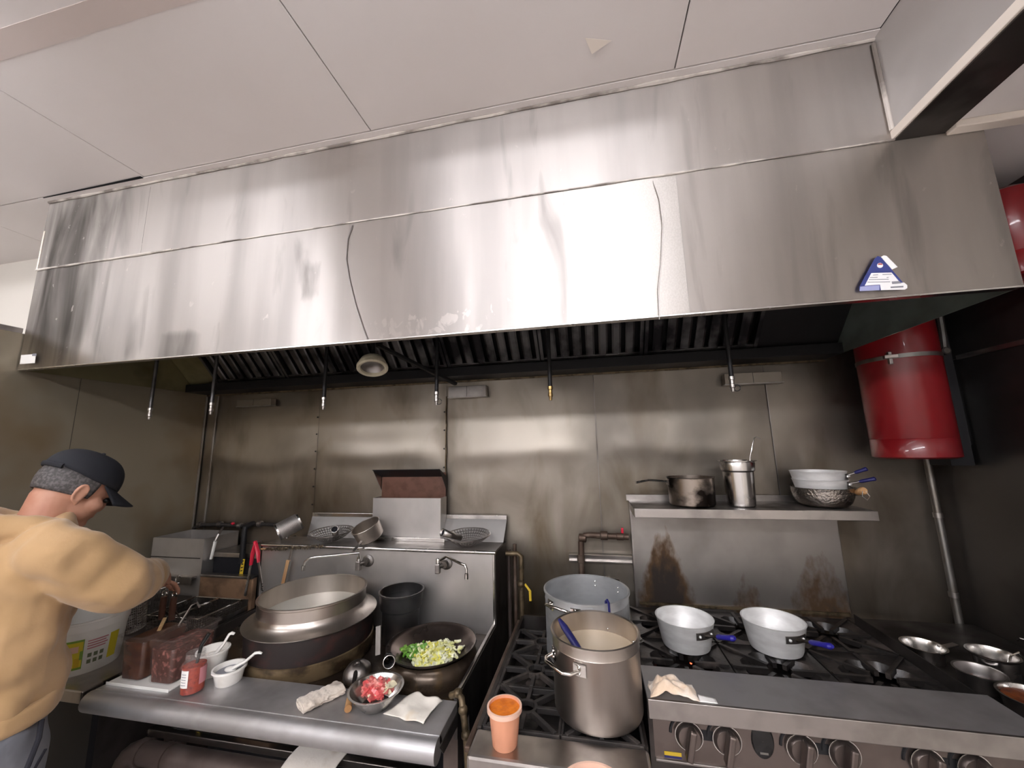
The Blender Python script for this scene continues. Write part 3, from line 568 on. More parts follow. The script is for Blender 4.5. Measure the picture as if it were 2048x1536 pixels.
MB().lathe([(.0005, -.012), (.014, -.012), (.016, -.008), (.016, .008), (.0005, .009)], q, 16, axis=(0, -1, 0)).build('dial_body', 'steel_dark', t)
MB().lathe([(.0005, .0095), (.011, .0095), (.011, .009)], q, 16, axis=(0, -1, 0)).build('dial_face', 'pipe_galv', t)
MB().tube([q + Vector((0, .0, .012)), at_y(1886, 672, 1.84), at_y(1882, 640, 1.845) + Vector((0, 0, .05)), at_y(1882, 630, 1.85) + Vector((0, 0, .20))], .011, 8).build('hose', 'pipe_galv', t)
MB().tube([q + Vector((0, .008, 0)), q + Vector((0, .042, 0))], .006, 8).build('stem', 'steel_dark', t)
t = tank((1.40, 1.46), .085, 2.13, 2.44, 'second red tank beyond the right end of the hood', False)
MB().box(1.478, XR, 1.43, 1.49, 2.18, 2.4).build('mount', 'black', t, smooth=False)
t = thing('conduit_pipe', (1.462, YB - .03, 0), 'grey vertical conduit pipe running down the back right corner', 'pipe')
MB().tube([(1.462, YB - .03, .0), (1.462, YB - .03, 1.545)], .013, 12).build('pipe', 'pipe_galv', t)
for z in (1.30, .98): MB().lathe([(.0165, -.01), (.0165, .01), (.012, .01)], (1.462, YB - .03, z), 14).build('pipe_strap', 'steel', t)
# ================================================================== WOK RANGE
WX0, WX1, WZ = -1.735, -.462, .83
SPY, SHT = 1.815, 1.152          # splash plane, shelf top
wk = thing('wok_range', ((WX0 + WX1) / 2, 1.6, 0), 'stainless Chinese wok range with rolled front edge and rear shelf', 'wok range')
MB().box(WX0, WX1, 1.15, 1.300, WZ - .03, WZ).build('front_ledge', 'steel_counter', wk, smooth=False, bevel=.002)
MB().tube([(WX0, 1.140, WZ - .031), (WX1, 1.140, WZ - .031)], .031, 20).build('rolled_nose', 'steel_counter', wk)
MB().box(WX0 + .002, WX1 - .016, 1.300, SPY, WZ - .06, WZ - .035).build('wet_deck', 'deck_dirty', wk, smooth=False)
MB().box(WX0, WX1 - .012, SPY, SPY + .015, WZ - .05, SHT - .010).build('backsplash', 'splash_steel', wk, smooth=False)
MB().box(WX0, WX1, SPY, 1.985, SHT - .010, SHT).build('rear_shelf', 'steel', wk, smooth=False)
MB().tube([(WX0 - .002, SPY - .002, SHT - .006), (WX1 + .002, SPY - .002, SHT - .006)], .0085, 12).build('shelf_edge', 'steel_bright', wk)
MB().add([(WX0 + .13, 1.983, SHT - .002), (WX1, 1.983, SHT - .002), (WX1 + .005, 2.055, 1.252), (WX0 + .10, 2.055, 1.252)], [(0, 1, 2, 3)]).build('sloped_back', 'splash_steel', wk, smooth=False, solid=.003)
MB().box(WX0 + .10, WX1 + .005, 2.052, 2.06, 1.25, 1.272).build('back_lip', 'steel_bright', wk, smooth=False, bevel=.002)
# right and left side plates
MB().prism([(1.300, .72), (1.300, WZ + .004), (SPY, WZ + .004), (SPY, SHT - .010), (2.05, SHT - .010), (2.05, .12), (1.42, .12), (1.42, .72)], .012, 'x', WX1 - .012).build('side_plate', 'steel_dark', wk, smooth=False)
MB().prism([(1.300, .72), (1.300, WZ + .004), (SPY, WZ + .004), (SPY, SHT - .010), (2.05, SHT - .010), (2.05, .12), (1.42, .12), (1.42, .72)], .010, 'x', WX0 - .010).build('side_plate', 'steel_dark', wk, smooth=False)
MB().bar((WX1 - .01, 1.305, WZ + .006), (WX1 - .01, SPY, WZ + .006), .014, .012).build('side_rim', 'steel', wk, smooth=False, bevel=.003)
MB().bar((WX1 - .008, SPY + .002, WZ + .01), (WX1 - .008, SPY + .002, SHT - .010), .010, .010).build('corner_edge', 'steel_bright', wk, smooth=False, bevel=.002)
MB().add([(WX1, 1.15, WZ - .03), (WX1, 1.300, WZ - .03), (WX1, 1.300, .76), (WX1, 1.18, .765)], [(0, 1, 2, 3)]).build('end_cap', 'steel_grimy', wk, smooth=False, solid=.003)
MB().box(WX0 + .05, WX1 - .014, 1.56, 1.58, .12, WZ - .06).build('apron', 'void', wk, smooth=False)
for x in (WX0 + .06, WX1 - .07):
    MB().box(x, x + .05, 1.36, 1.41, 0, .77).build('leg', 'panel_brown', wk, smooth=False)
    MB().box(x, x + .05, 1.95, 2.0, 0, .77).build('leg', 'panel_brown', wk, smooth=False)
MB().box(WX0 + .11, WX1 - .08, 1.255, 1.56, .638, .650).build('under_shelf', 'steel_dark', wk, smooth=False)
MB().box(WX0 + .12, WX1 - .08, 1.250, 1.272, .634, .656).build('under_shelf_edge', 'steel', wk, smooth=False, bevel=.002)
# gas manifold
mp = [(WX1 - .02, 1.215, .612), (WX0 + .15, 1.215, .612)] + [Vector((WX0 + .12, 1.215, .542)) + Vector((.03 - .07 * math.sin(a), 0, .07 * math.cos(a))) for a in [k * PI / 12 for k in range(1, 7)]] + [(WX0 + .08, 1.215, .02)]
gm = MB().tube(mp, .034, 18).build('gas_manifold', 'pipe_dark', wk)
MB().lathe([(.034, -.012), (.039, -.012), (.039, .012), (.034, .012)], (WX0 + .155, 1.215, .612), 18, axis=(1, 0, 0)).build('collar', 'pipe_dark', gm)
MB().lathe([(.034, -.012), (.039, -.012), (.039, .012), (.034, .012)], (WX0 + .26, 1.215, .612), 18, axis=(1, 0, 0)).build('collar', 'pipe_dark', gm)
MB().lathe([(.034, -.012), (.039, -.012), (.039, .012), (.034, .012)], (WX0 + .08, 1.215, .52), 18).build('collar', 'pipe_dark', gm)
for k, x in enumerate((-1.42, -1.30, -1.22, -1.16)):
    v = MB().tube([(x, 1.215, .568), (x, 1.195, .535), (x + .01, 1.175, .52)], .011, 10).build('gas_cock', 'pipe_rust' if k else 'pipe_dark', wk)
    if k in (0, 2): MB().tube([(x, 1.19, .533), (x + .05, 1.17, .52), (x + .11, 1.16, .517)], [.012, .013, .009], 10).build('lever', 'yellow_plastic', v)
# chambers
cx, cy = -1.203, 1.553
ch = MB().lathe([(.242, WZ + .02), (.245, WZ + .100), (.242, WZ + .110), (.21, WZ + .114)], (cx, cy, 0), 56).build('wok_chamber', 'chamber_rust', wk)
MB().lathe([(.242, WZ - .036), (.247, WZ - .03), (.247, WZ + .022), (.242, WZ + .024)], (cx, cy, 0), 56).build('chamber_base', 'chamber_scale', ch)
rx, ry = -.648, 1.528
c2_ = MB().lathe([(.178, WZ - .036), (.180, WZ - .015), (.170, WZ + .020), (.152, WZ + .034), (.142, WZ + .027), (.13, WZ - .036)], (rx, ry, 0), 48).build('wok_chamber', 'deck_dirty', wk)
MB().lathe([(.106, WZ - .036), (.106, WZ - .032), (.10, WZ - .029), (.0005, WZ - .030)], (rx, ry, 0), 40).build('burner', 'iron', c2_)
# divider strap between chambers
a, b = at_z(758, 1312, WZ - .03), at_z(760, 1250, WZ - .03)
MB().bar(at_y(756, 1310, 1.50), at_y(757, 1252, 1.54), .022, .004, up=(0, 1, 0)).build('divider_strap', 'steel_grimy', wk, smooth=False)
# flue riser box
fl = MB().box(-1.19, -.795, 1.965, 1.970, SHT, 1.370).box(-1.19, -1.186, 1.97, 2.05, SHT, 1.370).box(-.799, -.795, 1.97, 2.05, SHT, 1.370).build('flue_box', 'splash_steel', wk, smooth=False)
MB().box(-1.186, -.799, 2.046, 2.051, 1.24, 1.50).build('flue_back', 'handle_brown', fl, smooth=False)
MB().box(-1.186, -.799, 1.970, 2.046, 1.26, 1.27).build('flue_dark', 'void', fl, smooth=False)
MB().add([(-1.205, 1.97, 1.520), (-.805, 1.97, 1.520), (-.795, 2.05, 1.475), (-1.190, 2.05, 1.475)], [(0, 1, 2, 3)]).build('flue_deflector', 'black', fl, smooth=False, solid=.003)
MB().add([(-.805, 1.975, 1.516), (-.795, 2.05, 1.475), (-.795, 2.05, 1.40)], [(0, 1, 2)]).build('deflector_cheek', 'steel_dark', fl, smooth=False, solid=.002)
MB().add([(-1.203, 1.975, 1.516), (-1.190, 2.05, 1.475), (-1.190, 2.05, 1.40)], [(0, 1, 2)]).build('deflector_cheek', 'steel', fl, smooth=False, solid=.002)
MB().box(-1.215, -.765, 1.945, 1.965, SHT - .001, SHT + .020).build('flue_base', 'steel_bright', fl, smooth=False, bevel=.003)
# faucets
def faucet(u, v, pts, lab):
    p = at_y(u, v, SPY); t = thing('wall_faucet', p, lab, 'faucet', 'swing faucets on the wok range splash')
    MB().lathe([(.030, 0), (.028, .008), (.016, .012), (.016, .035), (.0005, .036)], (p.x, SPY, p.z), 20, axis=(0, -1, 0)).build('escutcheon', 'steel_grimy', t)
    q = Vector((p.x - .025, SPY - .045, p.z))
    MB().box(q.x - .011, q.x + .011, q.y - .012, q.y + .015, q.z - .034, q.z + .010).build('valve_body', 'steel', t, smooth=False, bevel=.004)
    MB().tube([(q.x, q.y, q.z - .005), (p.x, SPY - .023, p.z)], .011, 10).build('shank', 'steel_grimy', t)
    MB().lathe([(.009, 0), (.009, .018), (.006, .022), (.0005, .022)], (q.x, q.y, q.z + .01), 12).build('swivel', 'chrome', t)
    P_ = [Vector((q.x, q.y, q.z + .018))] + [Vector(x) for x in pts]
    MB().tube(P_, .006, 10).build('spout', 'chrome', t)
    e = P_[-1]; MB().lathe([(.0085, -.016), (.0085, .006), (.006, .008)], e, 12).build('aerator', 'chrome', t)
faucet(737, 1121, [at_y(718, 1106, 1.74), at_y(632, 1114, 1.64), at_y(618, 1117, 1.635), at_y(610, 1124, 1.63), at_y(607, 1134, 1.63)], 'swing faucet with long spout reaching over the steam pot')
faucet(893, 1126, [at_y(893, 1113, 1.76), at_y(921, 1127, 1.68), at_y(930, 1130, 1.67), at_y(933, 1138, 1.67), at_y(933, 1150, 1.67)], 'swing faucet with short bent spout above the vegetable wok')
# front right water pipe
a = at_y(900, 1388, 1.30)
t = thing('water_pipe', (WX1 + .03, 1.22, .5), 'greasy elbow pipe at the front right corner of the wok range', 'pipe')
P_ = [at_y(902, 1391, 1.28), at_y(916, 1386, 1.27), at_y(923, 1396, 1.26), at_y(926, 1420, 1.25), at_y(932, 1470, 1.24), at_y(936, 1540, 1.24)]
MB().tube(P_, .010, 10).build('pipe', 'greasy_brass', t)
for q in (P_[1], P_[3], P_[4]): MB().ell(q, (.015, .015, .014), 10, 8).build('fitting', 'greasy_brass', t)
# pipes right behind the wok range
t = thing('gas_riser', (-.36, 1.95, 0), 'cluster of narrow greasy gas risers beside the wok range', 'pipe')
MB().tube([at_y(1012, 1107, 1.93), at_y(1035, 1107, 1.93), at_y(1042, 1112, 1.93), at_y(1043, 1135, 1.93), at_y(1043, 1160, 1.93), Vector((at_y(1045, 1200, 1.93).x, 1.93, .01))], .012, 10).build('elbow_pipe', 'greasy_brass', t)
x = at_y(1030, 1200, 1.95).x
MB().tube([(x, 1.97, .01), (x, 1.97, 1.15)], .010, 10).build('riser', 'pipe_rust', t)
MB().tube([(x - .035, 1.99, .01), (x - .035, 1.99, 1.12)], .009, 10).build('riser', 'pipe_dark', t)
q = at_y(1050, 1168, 1.92)
vv = MB().ell(q + Vector((-.02, 0, 0)), (.02, .018, .016), 10, 8).build('valve', 'greasy_brass', t)
MB().bar(q, at_y(1060, 1182, 1.90), .010, .005, up=(0, 1, 0)).bar(at_y(1060, 1181, 1.90), at_y(1061, 1202, 1.90), .012, .005, up=(0, 1, 0)).build('valve_lever', 'yellow_plastic', vv, smooth=False, bevel=.0015)
# wall channel + gas pipe behind stockpots
t = thing('wall_channel', (0, YB - .03, 1.0), 'slotted steel strut channel fixed to the wall behind the stockpots', 'rail')
a, b = at_y(1138, 1112, YB - .03), Vector((.071, 0, 0))
zc = a.z - .008
MB().box(a.x, b.x + .1, YB - .036, YB - .012, zc + .012, zc + .017).box(a.x, b.x + .1, YB - .036, YB - .012, zc - .017, zc - .012).box(a.x, b.x + .1, YB - .018, YB - .013, zc - .017, zc + .017).build('channel', 'steel', t, smooth=False)
t = thing('gas_pipe', (-.12, YB - .06, .9), 'brown bent gas pipe with red handled valve behind the stockpots', 'pipe')
P_ = [Vector((at_y(1162, 1200, YB - .06).x, YB - .06, .5)), at_y(1162, 1085, YB - .06), at_y(1163, 1078, YB - .06), at_y(1170, 1071, YB - .06), at_y(1180, 1070, YB - .06), at_y(1257, 1074, YB - .06)]
MB().tube(P_, .015, 12).build('pipe', 'pipe_rust', t)
for (u, v, r) in ((1165, 1076, .021), (1208, 1071, .022), (1240, 1073, .018), (1162, 1117, .019)):
    q = at_y(u, v, YB - .06); MB().lathe([(.012, -.02), (r, -.016), (r, .016), (.012, .02)], q, 12, axis=(1, 0, 0) if v < 1100 else (0, 0, 1)).build('fitting', 'pipe_rust', t)
q = at_y(1245, 1068, YB - .06); MB().bar(q, q + Vector((0, -.005, .03)), .012, .008, up=(0, 1, 0)).build('valve_handle', 'red_plastic', t, smooth=False, bevel=.003)
# ================================================================== STOCKPOT RANGE
MX0, MX1, MZ = -.352, .104, .86
mr = thing('stockpot_range', ((MX0 + MX1) / 2, 1.5, 0), 'narrow low stockpot range with black star grates', 'range')
MB().box(MX0, MX1, 1.055, 1.155, MZ - .045, MZ).build('front_ledge', 'steel', mr, smooth=False, bevel=.008)
MB().box(MX0 + .01, MX1 - .01, 1.10, 1.12, .12, MZ - .045).build('front_panel', 'steel_grimy', mr, smooth=False)
MB().box(MX0, MX0 + .012, 1.155, 1.86, .12, MZ + .004).build('side_panel', 'steel_dark', mr, smooth=False)
MB().box(MX1 - .008, MX1, 1.155, 1.86, .12, MZ + .004).build('side_panel', 'steel_dark', mr, smooth=False)
MB().box(MX0 + .012, MX1 - .008, 1.155, 1.86, MZ - .10, MZ - .085).build('drip_tray', 'iron_greasy', mr, smooth=False)
MB().box(MX0 + .012, MX1 - .008, 1.85, 1.86, .12, MZ + .01).build('back_panel', 'steel_dark', mr, smooth=False)
for x in (MX0 + .02, MX1 - .06):
    for y in (1.13, 1.78): MB().box(x, x + .04, y, y + .04, 0, .12).build('leg', 'steel_dark', mr, smooth=False)
MB().bar((MX0 - .012, 1.10, MZ - .02), (MX0 - .012, 1.86, MZ - .02), .016, .016).build('side_rail', 'pipe_rust', mr, smooth=False, bevel=.004)
def star_grate(c, hx, hy, z, parent, m='iron', n=8, th=.012, h=.016, inner=.03):
    g = MB(); x, y = c
    for a, b in (((x - hx, y - hy), (x + hx, y - hy)), ((x - hx, y + hy), (x + hx, y + hy)), ((x - hx, y - hy), (x - hx, y + hy)), ((x + hx, y - hy), (x + hx, y + hy))):
        g.bar((*a, z - h / 2 - .004), (*b, z - h / 2 - .004), th * .8, h)
    for k in range(n):
        an = 2 * PI * k / n; s = min(hx / max(abs(math.cos(an)), 1e-6), hy / max(abs(math.sin(an)), 1e-6))
        g.bar((x + inner * math.cos(an), y + inner * math.sin(an), z - h / 2), (x + s * math.cos(an), y + s * math.sin(an), z - h / 2), th, h)
    g.lathe([(inner + .004, -h), (inner + .004, 0), (inner - .006, 0), (inner - .006, -h), (inner + .004, -h)], (x, y, z), 16)
    gr = g.build('grate', m, parent, smooth=False, bevel=.0015)
    MB().lathe([(.0005, .0), (.035, -.002), (.045, -.012), (.04, -.03), (.03, -.04)], (x, y, z - .045), 24).build('burner_head', 'iron_greasy', gr)
    return gr
for y in (1.254, 1.446, 1.638):
    for x in (-.229, -.012): star_grate((x, y), .106, .094, MZ + .008, mr)
# ================================================================== SIX BURNER RANGE
RX0, RX1, RZ = .118, 1.034, .93
rg = thing('six_burner_range', ((RX0 + RX1) / 2, 1.6, 0), 'stainless six burner gas range with raised back shelf', 'range')
MB().box(RX0, RX1, 1.236, 1.405, RZ - .012, RZ).build('front_ledge', 'steel_counter', rg, smooth=False, bevel=.002)
MB().box(RX0, RX1, 1.232, 1.240, RZ - .048, RZ + .001).build('ledge_lip', 'steel', rg, smooth=False, bevel=.002)
cp = MB().box(RX0 + .012, RX1 - .004, 1.262, 1.275, .772, RZ - .012).build('control_panel', 'panel_brown', rg, smooth=False)
MB().box(RX0 + .012, RX1 - .004, 1.255, 1.275, .765, .772).build('panel_edge', 'steel', rg, smooth=False, bevel=.002)
MB().box(RX0 + .012, RX1 - .004, 1.270, 1.29, .735, .765).build('recess', 'steel_dark', rg, smooth=False)
dr = MB().box(RX0 + .016, RX1 - .008, 1.262, 1.29, .16, .735).build('oven_door', 'panel_brown', rg, smooth=False, bevel=.003)
MB().tube([(RX0 + .08, 1.262, .70), (RX0 + .08, 1.225, .70), (RX1 - .08, 1.225, .70), (RX1 - .08, 1.262, .70)], .011, 10).build('handle', 'steel', dr)
MB().box(RX0, RX0 + .012, 1.255, 1.95, .12, RZ - .012).build('side_panel', 'steel_dark', rg, smooth=False)
MB().box(RX1 - .004, RX1, 1.255, 1.95, .12, RZ - .012).build('side_panel', 'steel_dark', rg, smooth=False)
for x in (RX0 + .03, RX1 - .08):
    for y in (1.32, 1.88): MB().lathe([(.0005, 0), (.024, 0), (.02, .02), (.022, .16)], (x + .02, y, 0), 14).build('leg', 'steel', rg)
GZ = .88
MB().box(RX0 + .012, RX1 - .004, 1.405, 2.03, GZ - .09, GZ - .078).build('drip_tray', 'iron_greasy', rg, smooth=False)
gw = (RX1 - RX0 - .016) / 3
def range_grate(x0, x1, y0, y1, z):
    g = MB(); cx, cy = (x0 + x1) / 2, (y0 + y1) / 2
    # cast segments: broad plates around a round opening, split by fingers
    N = 32; ro = .088
    def edge(a):
        s = min((x1 - x0) / 2 / max(abs(math.cos(a)), 1e-6), (y1 - y0) / 2 / max(abs(math.sin(a)), 1e-6)); return s
    top = []; 
    for k in range(N):
        a = 2 * PI * k / N; e = edge(a); r0 = ro * (1.0 + .18 * abs(math.sin(4 * a)))
        for r, zz in ((r0, z - .03), (r0 + .012, z - .004), (e - .014, z - .006), (e - .001, z - .001), (e, z - .02)):
            top.append((cx + r * math.cos(a), cy + r * math.sin(a), zz))
    g.add(top, [(k * 5 + j, ((k + 1) % N) * 5 + j, ((k + 1) % N) * 5 + j + 1, k * 5 + j + 1) for k in range(N) for j in range(4)])
    for k in range(8):
        a = 2 * PI * (k + .5) / 8 if False else 2 * PI * k / 8
        e = edge(a)
        g.bar((cx + .036 * math.cos(a), cy + .036 * math.sin(a), z - .008), (cx + (e - .004) * math.cos(a), cy + (e - .004) * math.sin(a), z - .006), .013, .016)
    gr = g.build('grate', 'iron_greasy', rg, ang=35)
    MB().lathe([(.0005, .0), (.03, -.002), (.042, -.010), (.046, -.02), (.03, -.035)], (cx, cy, z - .035), 24).build('burner_head', 'iron', gr)
for i in range(3):
    for y0, y1 in ((1.408, 1.700), (1.706, 2.0)):
        range_grate(RX0 + .013 + i * gw, RX0 + .010 + (i + 1) * gw, y0, y1, GZ)
MB().ell((at_z(1382, 1326, GZ - .05)), (.004, .004, .004), 8, 6).build('pilot_flame', 'red_glow', rg)
# back riser + shelf
BY = 2.035
rs = MB().box(RX0 + .06, RX1 + .035, BY, BY + .02, GZ - .06, 1.345).build('back_riser', 'riser_steel', rg, smooth=False, bevel=.002)
RXa, RXb = RX0 + .06, RX1 + .035
MB().box(RXa - .006, RXa, BY - .03, BY + .02, GZ - .06, 1.345).build('riser_edge', 'steel', rs, smooth=False)
MB().box(RXa + .012, RXb - .01, BY - .012, BY, GZ + .0, GZ + .012).build('riser_foot', 'greasy_brass', rs, smooth=False)
SHZ = 1.352
sh = MB().box(RX0 + .055, RX0 + .055 + .914, 1.80, 2.065, SHZ - .004, SHZ).build('back_shelf', 'steel_grimy', rg, smooth=False)
MB().box(RX0 + .055, RX0 + .055 + .914, 1.795, 1.80, SHZ - .036, SHZ + .001).build('shelf_front', 'steel', sh, smooth=False, bevel=.0015)
MB().box(RX0 + .045, RX0 + .055 + .914, 2.06, 2.065, SHZ, SHZ + .028).build('shelf_lip', 'steel', sh, smooth=False)
MB().prism([(1.80, SHZ - .036), (2.06, SHZ - .036), (2.06, SHZ - .004), (1.80, SHZ - .004)], .004, 'x', RX0 + .055).build('shelf_end', 'steel', sh, smooth=False)
# knobs
kn = [(1372, 1463), (1452, 1476), (1600, 1500), (1684, 1512), (1830, 1523), (1905, 1528)]
kn_x = [.222, .318, .497, .594, .772, .868]
for x in kn_x:
    z = .838
    k_ = MB().lathe([(.030, .0), (.034, .004), (.034, .012), (.028, .020), (.0005, .021)], (x, 1.262, z), 28, axis=(0, -1, 0)).build('knob', 'panel_brown', rg)
    R_ = Matrix.Rotation(.22, 3, 'Y')
    g = MB().box(-.009, .009, -.030, 0, -.042, .034); g.v = [R_ @ v + Vector((x, 1.243, z)) for v in g.v]; g.build('grip', 'panel_brown', k_, smooth=False, bevel=.005)
    MB().lathe([(.0345, .006), (.0365, .006), (.0365, .010), (.0345, .010)], (x, 1.262, z), 28, axis=(0, -1, 0)).build('knob_ring', 'chrome', k_)
    a0 = MB().tube([(x + .046 * math.cos(a), 1.2615, z + .046 * math.sin(a)) for a in [PI * (.55 + .45 * i / 8) for i in range(9)]], .004, 6).build('dial_mark', 'black', rg)
for x in ((kn_x[0] + kn_x[1]) / 2, (kn_x[2] + kn_x[3]) / 2, (kn_x[4] + kn_x[5]) / 2):
    MB().box(x - .026, x + .026, 1.2600, 1.262, .828, .852).build('dial_plate', 'black', rg, smooth=False)
g = MB().lathe([(.0005, .003), (.030, .003), (.034, 0)], (0, 0, 0), 32, axis=(0, -1, 0)); g.v = [Vector((v.x * .82 + .408, v.y + 1.262, v.z * 1.25 + .842)) for v in g.v]
bd = g.build('badge', 'black_gloss', rg)
MB().box(.398, .418, 1.2582, 1.2592, .812, .817).build('badge_mark', 'pipe_galv', bd, smooth=False)
MB().box(.155, .200, 1.2608, 1.262, .780, .789).build('warning_label', 'yellow_plastic', cp, smooth=False)
MB().box(.155, .200, 1.2608, 1.262, .774, .780).build('label_band', 'blue_plastic', cp, smooth=False)
# ================================================================== FRYERS
FZ_ = .83
def fryer(x0, x1, lab, kind):
    t = thing('deep_fryer', ((x0 + x1) / 2, 1.6, 0), lab, 'fryer')
    MB().box(x0, x1, 1.17, 1.19, .12, FZ_ - .04).build('front_panel', 'black', t, smooth=False)  # black paints the cook's shadow onto the fryer front
    MB().box(x0, x0 + .008, 1.19, 1.86, .12, FZ_).build('side_panel', 'steel_dark', t, smooth=False)
    MB().box(x1 - .008, x1, 1.19, 1.86, .12, FZ_).build('side_panel', 'steel_dark', t, smooth=False)
    MB().box(x0, x1, 1.13, 1.40, FZ_ - .04, FZ_).build('front_deck', 'steel', t, smooth=False, bevel=.004)
    # tank: four walls + floor
    a, b, c, d = x0 + .02, x1 - .02, 1.40, 1.80
    MB().box(a, b, c, c + .004, .55, FZ_ + .02).box(a, b, d - .004, d, .55, FZ_ + .05).box(a, a + .004, c, d, .55, FZ_ + .02).box(b - .004, b, c, d, .55, FZ_ + .02).box(a, b, c, d, .55, .554).build('oil_tank', 'steel_grimy', t, smooth=False)
    MB().box(a + .004, b - .004, c + .004, d - .004, .55, FZ_ - .055).build('frying_oil', 'oil', t, smooth=False)
    for k in range(3):
        y = c + .08 + k * .11
        MB().tube([(a + .02, y, FZ_ - .05), (a + .10, y + .03, FZ_ - .045), (b - .10, y - .03, FZ_ - .045), (b - .02, y, FZ_ - .05)], .012, 10).build('heating_tube', 'chrome', t)
    for x in (x0 + .03, x1 - .06):
        for y in (1.25, 1.78): MB().box(x, x + .03, y, y + .03, 0, .12).build('leg', 'steel', t, smooth=False)
    return t
f1 = fryer(-2.505, -2.120, 'deep fryer with tall grey flue box in the left corner', 0)
fx = MB().box(-2.47, -2.115, 1.815, 1.82, FZ_, 1.165).box(-2.47, -2.466, 1.82, 2.03, FZ_, 1.165).box(-2.119, -2.115, 1.82, 2.03, FZ_, 1.165).box(-2.47, -2.115, 2.026, 2.03, FZ_, 1.165).build('flue_box', 'splash_steel', f1, smooth=False)
MB().box(-2.466, -2.119, 1.82, 2.026, 1.10, 1.105).build('flue_inside', 'void', fx, smooth=False)
MB().box(-2.47, -2.13, 1.812, 1.816, 1.062, 1.066).build('flue_seam', 'steel_dark', fx, smooth=False)
hg = MB().box(-2.46, -2.14, 1.79, 1.82, .965, .975).box(-2.46, -2.14, 1.786, 1.79, .935, .975).build('basket_hanger', 'steel', f1, smooth=False)
for x in (-2.40, -2.30, -2.21): MB().tube([(x, 1.788, .972), (x, 1.775, .985), (x, 1.762, .975), (x, 1.762, .955)], .004, 8).build('hook', 'chrome', hg)
f2 = fryer(-2.112, -1.760, 'deep fryer with rusty backguard between the grey fryer and the wok range', 1)
MB().box(-2.10, -1.765, 1.80, 1.83, FZ_ - .02, .985).build('backguard', 'rag_brown', f2, smooth=False, bevel=.004)
MB().box(-2.10, -1.765, 1.795, 1.835, .978, .99).build('backguard_cap', 'steel_grimy', f2, smooth=False, bevel=.003)
# dark gap behind fryer 2, wall ledge and hose pipe
t = thing('rear_gap_block', (-1.95, 1.95, 0), 'added black block for the dark gap behind the right fryer', 'filler block')
MB().box(-2.10, -1.76, 1.87, 2.05, 0, 1.06).build('body', 'void', t, smooth=False)  # added black block gives the gap its shade; no cabinet stands here
MB().box(-2.105, -1.755, 1.862, 2.055, 1.06, 1.085).build('top_ledge', 'steel', t, smooth=False, bevel=.003)
t = thing('rear_gas_hose', (-1.9, 1.97, 1.1), 'black gas hose with fittings along the wall behind the fryers', 'hose')
P_ = [at_y(384, 1064, 2.046), at_y(388, 1056, 2.046), at_y(400, 1050, 2.046), at_y(440, 1049, 2.046), at_y(480, 1052, 2.046), at_y(520, 1048, 2.046), at_y(555, 1050, 2.046)]
MB().tube(P_, .011, 10).build('hose', 'iron', t)
for k in (2, 3, 4, 5): MB().lathe([(.012, -.014), (.019, -.010), (.019, .010), (.012, .014)], P_[k], 10, axis=(1, 0, 0)).build('fitting', 'steel_grimy', t)
MB().ell(at_y(466, 1047, 2.032), (.012, .010, .008), 8, 6).build('red_tip', 'red_plastic', t)
q = at_y(489, 1064, 1.845)
t = thing('gas_valve_pipe', q, 'black vertical pipe with hanging yellow tag behind the right fryer', 'pipe')
MB().tube([at_y(487, 1052, 2.042), Vector((q.x, q.y + .05, q.z + .035)), Vector((q.x, q.y, q.z + .02)), q, Vector((q.x, q.y, q.z - .10)), Vector((q.x, q.y - .0, q.z - .16))], .014, 10).build('pipe', 'black', t)
a = at_y(487, 1118, 1.84); bq = at_y(482, 1150, 1.84)
MB().bar(a, bq, .020, .003, up=(0, 1, 0)).build('yellow_tag', 'yellow_plastic', t, smooth=False)
for s_ in (.15, .35, .55, .75): 
    c_ = a.lerp(bq, s_); MB().bar(c_ + Vector((-.005, -.002, 0)), c_ + Vector((.005, -.002, .004)), .006, .001, up=(0, 1, 0)).build('tag_print', 'black', t, smooth=False)
MB().bar(Vector((q.x, q.y, q.z - .05)), a, .003, .003).build('tag_string', 'black', t)
# work table at right of the range
t = thing('side_table', (1.27, 1.6, 0), 'dark steel side table against the right wall beside the range', 'table')
MB().box(1.040, XR - .004, 1.25, 2.03, .855, .875).build('top', 'steel_dark', t, smooth=False, bevel=.003)
for x in (1.05, 1.45):
    for y in (1.27, 1.98): MB().box(x, x + .035, y, y + .035, 0, .855).build('leg', 'steel_dark', t, smooth=False)
# ================================================================== COOKWARE ON THE WOK RANGE
t = thing('steam_pot', (cx, cy, WZ + .09), 'wide stainless steamer pot with broad flange set into the left wok chamber', 'pot')
MB().lathe([(.240, WZ + .113), (.255, WZ + .116), (.257, WZ + .120), (.240, WZ + .127), (.222, WZ + .136), (.213, WZ + .146), (.209, WZ + .158)], (cx, cy, 0), 72).build('flange', 'pot_steel', t)
MB().lathe([(.209, WZ + .156), (.209, WZ + .198), (.213, WZ + .202), (.213, WZ + .208), (.205, WZ + .208), (.204, WZ + .158), (.200, WZ + .08), (.16, WZ + .03), (.0005, WZ + .02)], (cx, cy, 0), 72).build('body', 'pot_steel', t)
MB().lathe([(.2025, WZ + .132), (.0005, WZ + .132)], (cx, cy, 0), 60).build('hot_water', 'water', t)
bpx, bpy_ = -.874, 1.708
t = thing('black_pot', (bpx, bpy_, WZ - .035), 'tall blackened pot with wide collar in front of the splash', 'pot')
MB().lathe([(.0005, WZ - .035), (.076, WZ - .035), (.080, WZ - .02), (.082, WZ + .098), (.092, WZ + .106), (.096, WZ + .164), (.100, WZ + .167), (.100, WZ + .173), (.093, WZ + .173), (.090, WZ + .112), (.078, WZ + .104)], (bpx, bpy_, 0), 44).build('body', 'wok_black', t)
